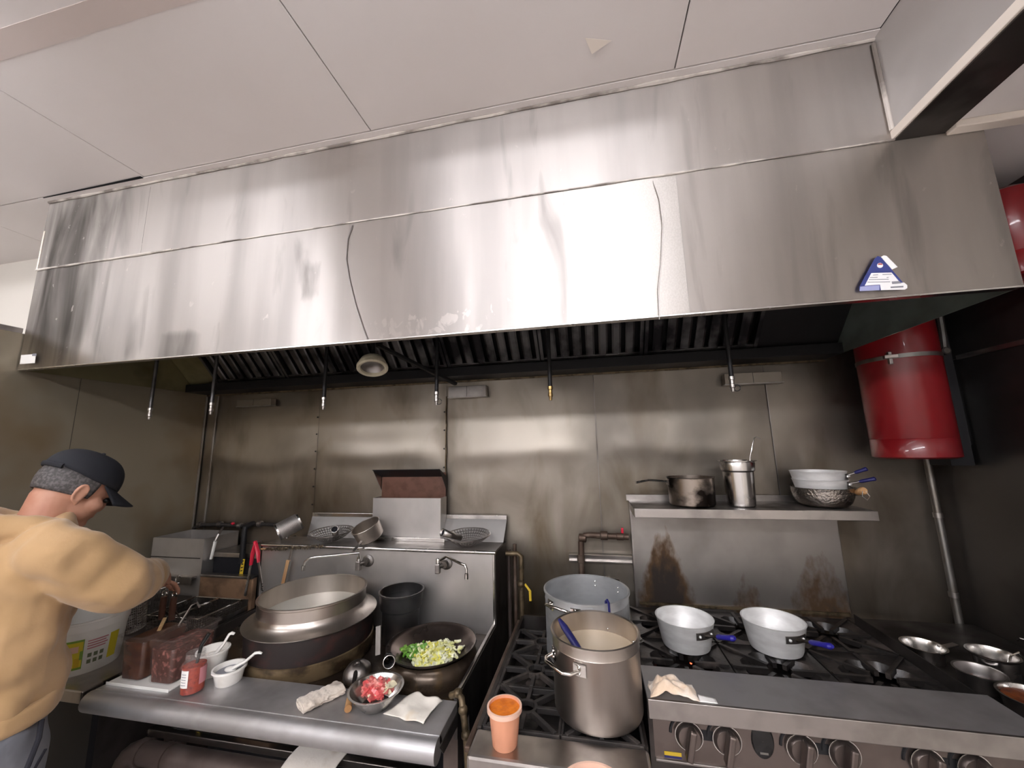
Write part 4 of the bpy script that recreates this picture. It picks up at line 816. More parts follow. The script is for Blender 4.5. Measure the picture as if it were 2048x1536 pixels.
MB().lathe([(.091, WZ + .136), (.0005, WZ + .136)], (bpx, bpy_, 0), 40).build('contents', 'black_gloss', t)
# wok with vegetables
rz = .884; WR = .170
rx2, ry2 = -.648, 1.528
t = thing('wok', (rx2, ry2, .79), 'seasoned iron wok full of chopped cabbage on the right burner', 'wok')
WD = .070
prof = [(.0005, rz - WD)] + [(WR * k / 10, rz - WD * (1 - (k / 10) ** 2)) for k in range(1, 11)]
MB().lathe([(r + .001, z - .002) for r, z in prof] + [(WR + .003, rz + .001)], (rx2, ry2, 0), 56).build('shell', 'wok_black', t)
MB().lathe([(r - .0, z + .001) for r, z in prof] + [(WR + .003, rz + .001)], (rx2, ry2, 0), 56).build('inside', 'wok_seasoned', t)
MB().tube([(rx2 + (WR + .002) * math.cos(a), ry2 + (WR + .002) * math.sin(a), rz) for a in [2 * PI * k / 56 for k in range(56)]], .0022, 6, closed=True).build('rim', 'wok_black', t)
ha = Vector((rx2 - .125, ry2 - .112, rz - .006)); hb = at_z(778, 1324, rz + .012)
hd = MB().tube([ha, ha.lerp(hb, .45) + Vector((0, 0, .004)), hb], [.011, .016, .0185], 20, caps=False).build('handle', 'black_gloss', t, solid=.002)
dv = (hb - ha).normalized(); MB().tube([hb + dv * .0002, hb + dv * .002], .0195, 20, caps=False).build('handle_rim', 'chrome', hd, solid=.003)
def scatter(name, m, cen, R, n, size, parent_label, cat, seed, zf, thick=.25, long=1.0, floor=None):
    rnd = random.Random(seed); g = MB()
    for i in range(n):
        a = rnd.uniform(0, 2 * PI); r = R * math.sqrt(rnd.random()); x, y = cen[0] + r * math.cos(a), cen[1] + r * math.sin(a)
        z = zf(x, y) + rnd.uniform(0, .012); s = size * rnd.uniform(.6, 1.3)
        Rm = Matrix.Rotation(rnd.uniform(0, 2 * PI), 3, 'Z') @ Matrix.Rotation(rnd.uniform(-.8, .8), 3, 'X') @ Matrix.Rotation(rnd.uniform(-.6, .6), 3, 'Y')
        L, W_, T = s * long, s * rnd.uniform(.4, .8), s * thick; k = s * rnd.uniform(-.25, .25)
        vs = []
        for u, lift in ((-1, k), (0, 0), (1, k * .7)):
            for v, w_ in ((-1, -1), (1, -1), (1, 1), (-1, 1)):
                ww = W_ * (1.0 if u == 0 else .65); vs.append(Vector((x, y, z)) + Rm @ Vector((u * L / 2 * 1.1, v * ww / 2, w_ * T / 2 + lift)))
        fs = [(3, 2, 1, 0), (8, 9, 10, 11)]
        for b_ in (0, 4): fs += [(b_ + j, b_ + (j + 1) % 4, b_ + 4 + (j + 1) % 4, b_ + 4 + j) for j in range(4)]
        if floor: vs = [Vector((q.x, q.y, max(q.z, floor(q.x, q.y)))) for q in vs]
        g.add(vs, fs)
    return tag(g.build(name, m, None, smooth=False), parent_label, cat, None, 'stuff')
wf = lambda x, y: rz - WD * (1 - ((x - rx2) ** 2 + (y - ry2) ** 2) / WR ** 2) + .0035
zw = lambda x, y: max(rz - .046 + .016 * max(0, 1 - ((x - rx2) ** 2 + (y - ry2) ** 2) / .011), wf(x, y) + .006)
scatter('chopped_cabbage', 'cabbage', (rx2 + .026, ry2 - .012), .098, 230, .020, 'pale chopped cabbage stir frying in the iron wok', 'vegetables', 3, zw, floor=wf)
scatter('yellow_cabbage', 'cabbage_yellow', (rx2 + .02, ry2 - .035), .07, 80, .021, 'yellow cabbage leaves among the stir fry in the wok', 'vegetables', 4, zw, floor=wf)
scatter('chopped_greens', 'greens', (rx2 - .070, ry2 - .010), .042, 70, .022, 'dark green chopped leaves at one side of the wok', 'vegetables', 5, lambda x, y: zw(x, y) + .004, floor=wf)
# meat bowl
bx, by = -.712, 1.235
t = thing('meat_bowl', (bx, by, WZ), 'small stainless bowl of raw sliced meat on the front ledge', 'bowl')
MB().lathe([(.0005, WZ), (.040, WZ), (.045, WZ + .003), (.068, WZ + .030), (.080, WZ + .050), (.086, WZ + .052), (.086, WZ + .054), (.079, WZ + .053), (.066, WZ + .031), (.044, WZ + .006), (.0005, WZ + .004)], (bx, by, 0), 48).build('body', 'steel_bright', t)
scatter('sliced_meat', 'meat', (bx + .002, by + .0), .036, 60, .026, 'heap of raw pink sliced meat in the stainless bowl', 'meat', 11, lambda x, y: WZ + .036 + .016 * max(0, 1 - ((x - bx) ** 2 + (y - by) ** 2) / .0022), .22, 1.3)
scatter('bean_sprouts', 'sprout', (bx + .006, by + .004), .046, 26, .024, 'thin pale bean sprouts around the meat in the bowl', 'vegetables', 12, lambda x, y: WZ + .044, .10, 1.1).scale = (1, 1, 1)
# ladle
a = at_z(716, 1330, WZ + .02)
t = thing('ladle', a, 'steel ladle turned upside down between wok chamber and meat bowl', 'ladle')
g = MB().lathe([(.050, 0), (.047, .016), (.036, .030), (.018, .038), (.0005, .040)], (0, 0, 0), 32); R_ = Matrix.Rotation(.25, 3, 'X'); g.v = [R_ @ v + a + Vector((0, 0, -.03)) for v in g.v]
g.build('scoop', 'steel', t, solid=.002)
h0, h1, h2 = at_z(712, 1343, WZ + .012), at_z(706, 1372, WZ + .012), at_z(699, 1400, WZ + .0115)
MB().tube([h0 + Vector((0, .015, .006)), h0, h1], [.012, .008, .006], 10).build('shaft', 'steel_dark', t)
MB().tube([h1, h2, at_z(696, 1418, WZ + .0115)], [.008, .010, .011], 10).build('grip', 'wood', t)
perf = at_z(726, 1357, WZ - .03)
t = thing('drain_strainer', perf, 'speckled perforated drain strainer on the wet deck behind the meat bowl', 'strainer')
perforated('disc', [(.004, .004), (.012, .005), (.020, .005), (.028, .004), (.036, .001)], perf, 18, 'chrome', t, frame=.35)
# towels
def roll_towel(name, a, b, w_, h_, m, lab, seed, layers=3):
    t = thing(name, a.lerp(b, .5), lab, 'towel'); d = (b - a).normalized(); s_ = d.cross(Vector((0, 0, 1))).normalized()
    g = MB(); n = 26; ring = 28; vs = []
    for i in range(n + 1):
        c_ = a.lerp(b, i / n) + Vector((0, 0, h_ / 2))
        for j in range(ring):
            an = 2 * PI * j / ring; r_ = 1 + .22 * noise.noise(Vector((i * .45, math.cos(an) * 2.2, seed + 2 * math.sin(an))))
            p_ = c_ + s_ * (w_ / 2 * math.copysign(abs(math.cos(an)) ** .6, math.cos(an)) * r_) + Vector((0, 0, h_ / 2 * math.sin(an) * r_)); p_.z = max(p_.z, a.z)
            vs.append(p_)
    fs = [(i * ring + j, i * ring + (j + 1) % ring, (i + 1) * ring + (j + 1) % ring, (i + 1) * ring + j) for i in range(n) for j in range(ring)] + [tuple(range(ring))[::-1], tuple(n * ring + j for j in range(ring))]
    g.add(vs, fs).build('cloth', m, t)
    for e, c_ in ((-1, a), (1, b)):
        pts = []
        for k in range(22):
            an = k * .62; r_ = .46 - .40 * k / 22
            pts.append(c_ + d * e * .002 + s_ * (w_ * r_ * math.cos(an)) + Vector((0, 0, h_ / 2 + h_ * r_ * math.sin(an))))
        MB().tube(pts, .0022, 6).build('folded_edge', m, t)
    return t
roll_towel('folded_towel', at_z(600, 1421, WZ), at_z(681, 1383, WZ), .070, .026, 'towel', 'rolled stained kitchen towel on the wok range front ledge', 2)
def cloth_sheet(name, corners, m, lab, cat, seed, amp=.006, nu=26, nv=26, zmin=None, scale=14, edge=.006):
    A, B, C, D = [Vector(c) for c in corners]; t = thing(name, (A + C) / 2, lab, cat)
    def fn(u, v):
        p_ = A.lerp(B, u).lerp(D.lerp(C, u), v); nn = noise.noise_vector(p_ * scale + Vector((seed, 0, 0)))
        e = 1 - min(1, 6 * min(u, 1 - u, v, 1 - v))
        p_ += Vector((nn.x * amp * .5 + nn.y * edge * e, nn.y * amp * .5 + nn.x * edge * e, nn.z * amp))
        if zmin is not None: p_.z = max(p_.z, zmin + .002)
        return p_
    MB().grid(fn, nu, nv).build('cloth', m, t, solid=.0016, ang=180)
    return t
cloth_sheet('paper_towel', [at_z(766, 1426, WZ + .004), at_z(845, 1449, WZ + .004), at_z(885, 1402, WZ + .006), at_z(829, 1388, WZ + .008)], 'paper_towel', 'creased white paper towel with yellow stain beside the meat bowl', 'towel', 3, .014, zmin=WZ, scale=22)
# rag draped over the gas manifold
t = thing('hanging_rag', (-.90, 1.22, .6), 'white cloth rag draped over the gas pipe below the wok range', 'towel')
def fn(u, v):
    x = -1.0 + .165 * u + .02 * (1 - v) * (u - .5); s_ = v
    if s_ < .45: y, z = 1.36 - .115 * s_ / .45, .657 + .004 * (s_ / .45)
    elif s_ < .62: k = (s_ - .45) / .17; y, z = 1.245 - .072 * math.sin(k * PI / 2), .661 - .03 * (1 - math.cos(k * PI / 2))
    else: k = (s_ - .62) / .38; y, z = 1.173 - .004 * k, .631 - .115 * k * (1 - .35 * math.sin(u * 7))
    p_ = Vector((x, y, z)); nn = noise.noise(Vector((x * 26, v * 3, 2))); return p_ + Vector((0, -abs(nn) * .012, nn * .003))
MB().grid(fn, 26, 36).build('cloth', 'towel_white', t, solid=.002, ang=180)
roll_towel('brown_rag', at_z(482, 1464, .652) + Vector((0, .01, 0)), at_z(545, 1482, .652) + Vector((0, .01, 0)), .05, .03, 'rag_brown', 'crumpled brown rag on the shelf under the wok range', 7)
t = thing('scraper', at_z(372, 1452, .652), 'black oval scraper with yellow handle on the lower shelf', 'scraper')
MB().ell(at_z(368, 1452, .6645), (.05, .018, .008), 16, 8).build('head', 'black_gloss', t)
MB().tube([at_z(398, 1456, .660), at_z(405, 1449, .660), at_z(412, 1442, .660)], [.007, .008, .006], 10).build('handle', 'yellow_plastic', t)
# ------------------------------------------------ sauces at the left end of the ledge
t = thing('white_board', (-1.58, 1.27, WZ), 'thin white plastic board under the two sauce bins', 'board')
MB().box(-1.728, -1.452, 1.178, 1.375, WZ, WZ + .007).build('slab', 'white_plastic', t, smooth=False, bevel=.003)
MB().box(-1.728, -1.452, 1.175, 1.178, WZ, WZ + .010).build('raised_edge', 'white_plastic', t, smooth=False, bevel=.001)
def bin_(x0, x1, y0, y1, z0, z1, cont, fill, lab):
    t = thing('sauce_bin', ((x0 + x1) / 2, (y0 + y1) / 2, z0), lab, 'food bin', 'clear sauce bins on the white board')
    def loop(d, z, r=.016):
        a, b, c, e = x0 - d, x1 + d, y0 - d, y1 + d; pts = []
        for (ccx, ccy, a0) in ((b - r, e - r, 0), (a + r, e - r, PI / 2), (a + r, c + r, PI), (b - r, c + r, 1.5 * PI)):
            for k in range(5): pts.append((ccx + r * math.cos(a0 + k * PI / 8), ccy + r * math.sin(a0 + k * PI / 8), z))
        return pts
    def shell(levels, name, m, par, cap0=True, cap1=False):
        g = MB(); n = 20; vs = [p for L in levels for p in loop(*L)]
        fs = [(i * n + j, i * n + (j + 1) % n, (i + 1) * n + (j + 1) % n, (i + 1) * n + j) for i in range(len(levels) - 1) for j in range(n)]
        if cap0: fs.append(tuple(range(n))[::-1])
        if cap1: fs.append(tuple((len(levels) - 1) * n + j for j in range(n)))
        return g.add(vs, fs).build(name, m, par)
    shell([(-.008, z0), (-.006, z0 + .004), (-.002, z1 - .03), (.001, z1 - .028), (.002, z1 - .002)], 'walls', 'clear_plastic', t)
    shell([(.001, z1 - .003), (.009, z1 - .003), (.009, z1), (.0015, z1)], 'rim', 'clear_plastic', t, False)
    shell([(-.010, z0 + .003), (-.006, fill - .002), (-.007, fill)], 'sauce', cont, t, True, True)
bin_(-1.716, -1.604, 1.190, 1.360, WZ + .008, .985, 'sauce_dark', .962, 'clear bin of dark brown sauce with a wooden stick')
bin_(-1.584, -1.468, 1.190, 1.360, WZ + .008, .985, 'sauce_chunky', .948, 'clear bin of chunky maroon paste')
t = thing('wooden_stick', (-1.64, 1.28, .96), 'flat wooden stirring stick standing in the dark sauce', 'stick')
MB().bar((-1.648, 1.262, .945), at_y(330, 1236, 1.33), .012, .006).build('stick', 'wood_pale', t, smooth=False, bevel=.001)
t = thing('hook_ladle', (-1.53, 1.29, .95), 'thin metal ladle with hooked end standing in the dark sauce', 'ladle')
e0, e1 = Vector((-1.640, 1.328, .945)), at_y(384, 1210, 1.362)
MB().tube([e0, e1, e1 + Vector((.012, .01, .006)), e1 + Vector((.026, .012, -.012))], .004, 8).build('shaft', 'steel', t)
MB().ell(e0 + Vector((0, 0, -.01)), (.018, .018, .012), 12, 8).build('cup', 'steel', t)
jx, jy = -1.378, 1.196
t = thing('chili_jar', (jx, jy, WZ), 'glass jar of red chili sauce with paper label at the ledge edge', 'jar')
MB().lathe([(.0005, WZ + .002), (.030, WZ + .002), (.0345, WZ + .008), (.0345, WZ + .090), (.030, WZ + .100), (.027, WZ + .106), (.027, WZ + .125), (.025, WZ + .125), (.025, WZ + .108)], (jx, jy, 0), 32).build('glass', 'jar_glass', t)
MB().lathe([(.0005, WZ + .003), (.0325, WZ + .006), (.0332, WZ + .085), (.0005, WZ + .088)], (jx, jy, 0), 32).build('sauce', 'chili_red', t)
for z in (.109, .115, .121): MB().lathe([(.027, WZ + z), (.0285, WZ + z + .0015), (.027, WZ + z + .003)], (jx, jy, 0), 28).build('thread', 'jar_glass', t)
MB().lathe([(.0350, WZ + .028), (.0352, WZ + .030), (.0352, WZ + .078), (.0350, WZ + .08)], (jx, jy, 0), 14, a0=-PI * .62, a1=-PI * .36).build('label', 'paper', t)
for z in (.036, .044, .052, .060, .068): MB().lathe([(.0354, WZ + z), (.0354, WZ + z + .002)], (jx, jy, 0), 8, a0=-PI * .58, a1=-PI * .42).build('label_print', 'sticker_grey', t)
MB().lathe([(.0350, WZ + .030), (.0352, WZ + .032), (.0352, WZ + .078), (.0350, WZ + .08)], (jx, jy, 0), 14, a0=-PI * .08, a1=PI * .25).build('label', 'print_red', t)
t = thing('black_spoon', (jx, jy, WZ + .09), 'black plastic spoon standing in the chili jar', 'spoon')
MB().tube([(jx, jy, WZ + .05), (jx + .010, jy + .008, WZ + .14), (jx + .024, jy + .02, WZ + .175)], [.004, .006, .007], 10).build('handle', 'black_gloss', t)
MB().ell((jx - .002, jy, WZ + .045), (.010, .006, .014), 10, 8).build('scoop', 'black_gloss', t)
def white_bowl(x, y, r, h, rb, fillm, lab, spoon_to, slab):
    t = thing('white_tub', (x, y, WZ), lab, 'tub')
    MB().lathe([(.0005, WZ), (rb - .004, WZ), (rb, WZ + .004), (r - .002, WZ + h - .006), (r + .003, WZ + h - .006), (r + .003, WZ + h), (r - .003, WZ + h), (rb - .003, WZ + .008), (.0005, WZ + .005)], (x, y, 0), 40).build('body', 'white_ceramic', t)
    f = h * .72; rr = rb + (r - rb) * .72 - .004
    MB().lathe([(.0005, WZ + f), (rr, WZ + f)], (x, y, 0), 36).build('contents', fillm, t)
    s = thing('white_spoon', (x, y, WZ + f), slab, 'spoon', None)
    e = Vector(spoon_to); c = Vector((x + .008, y + .004, WZ + f + .006))
    m1 = c.lerp(e, .5) + Vector((0, 0, -.002)); m2 = c.lerp(e, .85) + Vector((0, 0, .006))
    MB().tube([c, m1, m2, e, e + Vector((.010, .004, -.004))], [.012, .009, .0085, .0075, .005], 12, sq=.55).build('handle', 'white_ceramic', s)
    g = MB().ell(c + Vector((-.008, 0, -.003)), (.022, .015, .008), 16, 8); g.build('bowl_end', 'white_ceramic', s)
white_bowl(-1.412, 1.292, .050, .085, .040, 'towel_white', 'white plastic tub of cream sauce behind the chili jar', at_z(463, 1266, .955), 'white curved spoon in the cream sauce tub')
white_bowl(-1.302, 1.262, .050, .050, .040, 'sticker_grey', 'low white tub of dark seasoning on the ledge', at_z(518, 1305, .915), 'white curved spoon in the dark seasoning tub')
# big lemon printed bucket
bkx, bky, bkr, bkh = -1.985, 1.262, .116, .185
t = thing('plastic_bucket', (bkx, bky, FZ_), 'open white plastic bucket with yellow fruit label beside the cook', 'bucket')
MB().lathe([(.0005, FZ_), (bkr * .86, FZ_), (bkr * .88, FZ_ + .006), (bkr * .985, FZ_ + bkh - .035), (bkr * 1.03, FZ_ + bkh - .034), (bkr * 1.03, FZ_ + bkh - .008), (bkr * 1.05, FZ_ + bkh - .006), (bkr * 1.05, FZ_ + bkh), (bkr * .985, FZ_ + bkh), (bkr * .86, FZ_ + .01), (.0005, FZ_ + .006)], (bkx, bky, 0), 56).build('body', 'white_plastic', t)
def label(a0, a1, z0, z1, m, name, d=.001, par=None):
    f = lambda z: bkr * (.88 + (.985 - .88) * (z - .006) / (bkh - .041)) + d
    return MB().lathe([(f(z0 + (z1 - z0) * k / 4), FZ_ + z0 + (z1 - z0) * k / 4) for k in range(5)], (bkx, bky, 0), 14, a0=a0, a1=a1).build(name, m, par or t)
A0 = math.atan2(0 - bky, 0 - bkx)
lb = label(A0 - .55, A0 - .02, .022, .125, 'green_print', 'fruit_label')
label(A0 - .53, A0 - .04, .030, .118, 'yellow_print', 'label_ground', .0016, lb)
label(A0 - .44, A0 - .26, .036, .070, 'white_plastic', 'flower_print', .002, lb); label(A0 - .22, A0 - .09, .030, .062, 'yellow_plastic', 'lemon_print', .002, lb); label(A0 - .40, A0 - .14, .082, .104, 'cup_lip', 'banner_print', .002, lb)
label(A0 - .10, A0 - .03, .055, .085, 'green_print', 'leaf_print', .0022, lb)
for k in range(4): label(A0 + .06, A0 + .56 - .05 * (k % 2), .112 - k * .009, .1165 - k * .009, 'print_red', 'text_line', .001)
for k in range(2):
    for j in range(3): label(A0 + .09 + j * .15, A0 + .19 + j * .15, .056 - k * .022, .070 - k * .022, 'print_dark', 'fruit_outline', .001)
label(A0 + .62, A0 + .90, .03, .12, 'yellow_print', 'fruit_label', .001)
# ------------------------------------------------ on the wok range shelf
SZ = SHT + .001
def skimmer(c, R, lab, h0, h1, tilt):
    t = thing('wire_skimmer', c, lab, 'skimmer', 'perforated skimmers on the wok range shelf')
    prof = [(.004, 0)] + [(R * k / 9, .052 * (k / 9) ** 2) for k in range(1, 10)]
    g = perforated('bowl', prof, (0, 0, 0), 44, 'steel', t, frame=.26)
    off = Vector(c); me = g.data; Rm = Matrix.Rotation(tilt, 3, 'X')
    for v in me.vertices: v.co = Rm @ (v.co + off)
    zmin = min(v.co.z for v in me.vertices)
    for v in me.vertices: v.co.z -= zmin - .001
    q = [Rm @ Vector((R * math.cos(2 * PI * k / 44), R * math.sin(2 * PI * k / 44), .052)) + off - Vector((0, 0, zmin - .001)) for k in range(44)]
    MB().tube(q, .003, 6, closed=True).build('rim', 'steel', t)
    hd = MB().tube([h0, h1], [.013, .0165], 18, caps=False).build('handle', 'steel', t, solid=.002)
    d = (Vector(h1) - Vector(h0)).normalized(); MB().tube([Vector(h1) - d * .001, Vector(h1) + d * .002], .0172, 18, caps=False).build('handle_mouth', 'chrome', hd, solid=.0025)
    MB().lathe([(.0005, 0), (.0145, 0)], Vector(h1) - d * .006, 16, axis=d).build('handle_bore', 'void', hd)
skimmer((-1.385, 1.895, SZ), .109, 'perforated skimmer under the mesh strainer end of the shelf, handle facing out', at_y(672, 1076, 1.87), at_y(669, 1058, 1.775), .08)
skimmer((-.622, 1.900, SZ), .112, 'perforated skimmer right of the flue box with food bits in it', at_y(921, 1076, 1.86), at_y(885, 1065, 1.775), .08)
a = at_y(741, 1066, 1.79)
t = thing('dipper_pan', (-1.14, 1.878, SZ), 'small deep dipper pan with handle hanging over the shelf edge', 'dipper')
g = MB().lathe([(.0005, 0), (.060, 0), (.066, .006), (.071, .072), (.073, .074), (.071, .076), (.068, .074), (.063, .008), (.0005, .004)], (0, 0, 0), 40)
R_ = Matrix.Rotation(.42, 3, 'X') @ Matrix.Rotation(-.25, 3, 'Y'); g.v = [R_ @ v + Vector((-1.140, 1.878, SZ + .028)) for v in g.v]
zz = min(v.z for v in g.v); g.v = [v - Vector((0, 0, zz - SZ - .002)) for v in g.v]; g.build('pan', 'pot_steel', t)
MB().bar(at_y(729, 1075, 1.825), at_y(707, 1103, 1.755), .014, .005, up=(0, 1, 1)).build('handle', 'steel', t, smooth=False, bevel=.002)
MB().tube(arc(at_y(706, 1105, 1.753), .007, 0, 2 * PI, 14)[:-1], .002, 6, closed=True).build('hang_loop', 'steel', t)
# mesh can strainer lying on the shelf's left end
a, b = at_y(556, 1064, 1.875), at_y(590, 1046, 1.935)
ax = (b - a).normalized(); t = thing('mesh_strainer', (a.x, a.y, SZ), 'cylindrical wire mesh strainer lying tipped on the left end of the shelf', 'strainer')
cc = Vector((a.x, a.y, SZ + .0485 * math.sqrt(1 - ax.z ** 2)))
perforated('mesh_wall', [(.046, .11 * k / 16) for k in range(17)], cc, 60, 'steel', t, frame=.30, axis=ax)
perforated('mesh_bottom', [(.046 * k / 6 + .0005, .11) for k in range(7)], cc, 30, 'steel', t, frame=.30, axis=ax)
for s_ in (0, .11): MB().lathe([(.0455, -.004), (.048, -.004), (.048, .004), (.0455, .004), (.0455, -.004)], cc + ax * s_, 40, axis=ax).build('band', 'steel_bright', t)
MB().tube([cc + ax * .05 + Vector((0, 0, -.046)), Vector((cc.x + ax.x * .05, cc.y + ax.y * .05, SZ + .006))], .007, 8).build('foot', 'steel', t)
# tongs
t = thing('tongs', at_y(508, 1130, 1.797), 'steel tongs with red grips hanging at the left end of the shelf', 'tongs')
e = at_y(511, 1085, 1.797)
MB().tube([e, at_y(506, 1105, 1.792), at_y(502, 1130, 1.790)], [.009, .013, .010], 10, sq=.6).build('grip', 'red_plastic', t)
MB().tube([e, at_y(516, 1105, 1.782), at_y(517, 1125, 1.780)], [.009, .011, .007], 10, sq=.6).build('grip', 'red_plastic', t)
MB().bar(at_y(502, 1128, 1.790), at_y(490, 1192, 1.782), .013, .003, up=(0, 1, 0)).build('arm', 'steel_bright', t, smooth=False)
MB().bar(at_y(517, 1124, 1.780), at_y(525, 1182, 1.772), .011, .003, up=(0, 1, 0)).build('arm', 'steel', t, smooth=False)
for k in range(5): MB().ell(at_y(524.5 + (k % 2), 1168 + k * 4.5, 1.770), (.004, .004, .003), 8, 6).build('claw', 'steel_dark', t)
MB().lathe([(.0005, -.006), (.009, -.006), (.009, .006), (.0005, .006)], e, 12, axis=(0, 1, 0)).build('pivot', 'red_plastic', t)
MB().tube([e + Vector((0, -.004, .0)), e + Vector((.012, .006, .004)), Vector((e.x + .03, 1.804, e.z + .006))], .003, 6).build('hang_hook', 'steel', t)
# greasy brush hung under shelf edge
t = thing('greasy_brush', at_y(560, 1096, 1.792), 'greasy bristle brush lying along the underside of the shelf edge', 'brush')
MB().tube([at_y(522, 1098, 1.797), at_y(532, 1098, 1.797)], .004, 8).build('handle', 'wood', t)
g = MB(); rnd = random.Random(4)
for k in range(120):
    u = 528 + k; c_ = at_y(u, 1098 - k * .05, 1.797); 
    g.tube([c_, c_ + Vector((rnd.uniform(-.006, .006), rnd.uniform(-.006, .01), rnd.uniform(-.014, .008)))], [.004, .002], 5)
g.build('bristles', 'greasy_brass', t)
t = thing('flat_spatula', at_y(572, 1140, 1.782), 'wood handled flat spatula hanging behind the steam pot', 'spatula')
MB().bar(at_y(585, 1091, 1.804), at_y(577, 1124, 1.792), .009, .003, up=(0, 1, 0)).build('tang', 'steel', t, smooth=False)
MB().bar(at_y(577, 1120, 1.792), at_y(565, 1176, 1.782), .020, .012, up=(0, 1, 0)).build('handle', 'wood', t, smooth=False, bevel=.003)
MB().bar(at_y(581, 1122, 1.787), at_y(569, 1176, 1.777), .004, .010, up=(0, 1, 0)).build('edge_band', 'steel_bright', t, smooth=False)
t = thing('gas_lighter', at_y(428, 1095, 1.85), 'white stick lighter hanging from the hose behind the fryers', 'lighter')
MB().tube([at_y(422, 1118, 1.85), at_y(431, 1082, 1.85)], [.0075, .0085], 10).build('barrel', 'white_plastic', t)
MB().tube([at_y(431, 1082, 1.85), at_y(436, 1070, 1.86), at_y(446, 1055, 2.036)], [.006, .007, .006], 10).build('trigger_end', 'steel_grimy', t)
# ------------------------------------------------ fryer baskets
def wire_box(name, x0, x1, y0, y1, z0, z1, m, par):
    g = MB(); s_ = .012
    def wires(pa, pb, qa, qb, n):
        for k in range(n + 1):
            t_ = k / n; g.bar(Vector(pa).lerp(Vector(pb), t_), Vector(qa).lerp(Vector(qb), t_), .0016, .0016)
    for y in (y0, y1):
        wires((x0, y, z0), (x1, y, z0), (x0, y, z1), (x1, y, z1), 12); wires((x0, y, z0), (x0, y, z1), (x1, y, z0), (x1, y, z1), 8)
    for x in (x0, x1):
        wires((x, y0, z0), (x, y1, z0), (x, y0, z1), (x, y1, z1), 18); wires((x, y0, z0), (x, y0, z1), (x, y1, z0), (x, y1, z1), 8)
    wires((x0, y0, z0), (x1, y0, z0), (x0, y1, z0), (x1, y1, z0), 12)
    o = g.build(name, m, par, smooth=False)
    MB().tube([(x0, y0, z1), (x1, y0, z1), (x1, y1, z1), (x0, y1, z1)], .0035, 6, closed=True).build('rim_wire', 'chrome', par)
    return o
def fry_basket(x0, x1, y0, y1, z0, z1, hx, hz, lab, bm='steel_grimy'):
    t = thing('fry_basket', ((x0 + x1) / 2, (y0 + y1) / 2, z0), lab, 'fry basket', 'fry baskets in the fryers')
    wire_box('mesh', x0, x1, y0, y1, z0, z1, bm, t)
    MB().tube([(hx - .014, y0, z1), (hx - .012, y0 - .02, z1 + .03), (hx - .008, y0 - .03, z1 + .04)], .003, 6).tube([(hx + .014, y0, z1), (hx + .012, y0 - .02, z1 + .03), (hx + .008, y0 - .03, z1 + .04)], .003, 6).build('handle_wire', 'chrome', t)
    MB().tube([(hx, y0 - .03, z1 + .005), (hx, y0 - .032, z1 + .06), (hx, y0 - .03, hz)], [.012, .013, .012], 12).build('handle', 'handle_brown', t)
    MB().tube(arc((hx, y0 - .03, hz + .012), .012, 0, 2 * PI, 16)[:-1], .0028, 6, closed=True).build('hang_ring', 'chrome', t)
    return t
fry_basket(-2.085, -1.945, 1.55, 1.775, .799, .885, -1.962, .985, 'fry basket with tall brown handle nearest the grey fryer')
fry_basket(-1.935, -1.795, 1.55, 1.775, .799, .885, -1.905, .985, 'fry basket with tall brown handle nearest the wok range')
fry_basket(-2.40, -2.18, 1.55, 1.755, .80, .955, -2.13, .94, 'empty fry basket hanging on the grey fryer')
# round mesh strainer
a = Vector((-2.045, 1.462, FZ_ + .022)); ax = Vector((-.10, -.12, 1)).normalized()
t = thing('noodle_strainer', a, 'round wire mesh noodle strainer with brown handle resting on the fryer', 'strainer')
perforated('mesh_wall', [(.048 + .014 * k / 12, .012 + .125 * k / 12) for k in range(13)], a, 48, 'steel', t, frame=.22, axis=ax)
perforated('mesh_bottom', [(.0005, .0)] + [(.048 * k / 5, .012 * (k / 5) ** 2) for k in range(1, 6)], a, 28, 'steel', t, frame=.22, axis=ax)
MB().tube([a + Vector((0, 0, 1)).rotation_difference(ax).to_matrix() @ Vector((.064 * math.cos(2 * PI * k / 32), .064 * math.sin(2 * PI * k / 32), .138)) for k in range(32)], .0035, 8, closed=True).build('rim', 'chrome', t)
h0 = a + Vector((-.02, -.075, .115))
MB().tube([h0 + Vector((0, .01, .0)), h0, h0 + Vector((-.004, -.012, -.06)), h0 + Vector((-.006, -.016, -.085))], [.006, .010, .012, .011], 10).build('handle', 'handle_brown', t)
MB().tube(arc(h0 + Vector((-.02, -.01, .02)), .014, 0, 2 * PI, 14)[:-1], .003, 6, closed=True).build('hook_ring', 'chrome', t)
MB().tube(arc(h0 + Vector((.012, -.01, .026)), .012, 0, 2 * PI, 14)[:-1], .003, 6, closed=True).build('hook_ring', 'chrome', t)
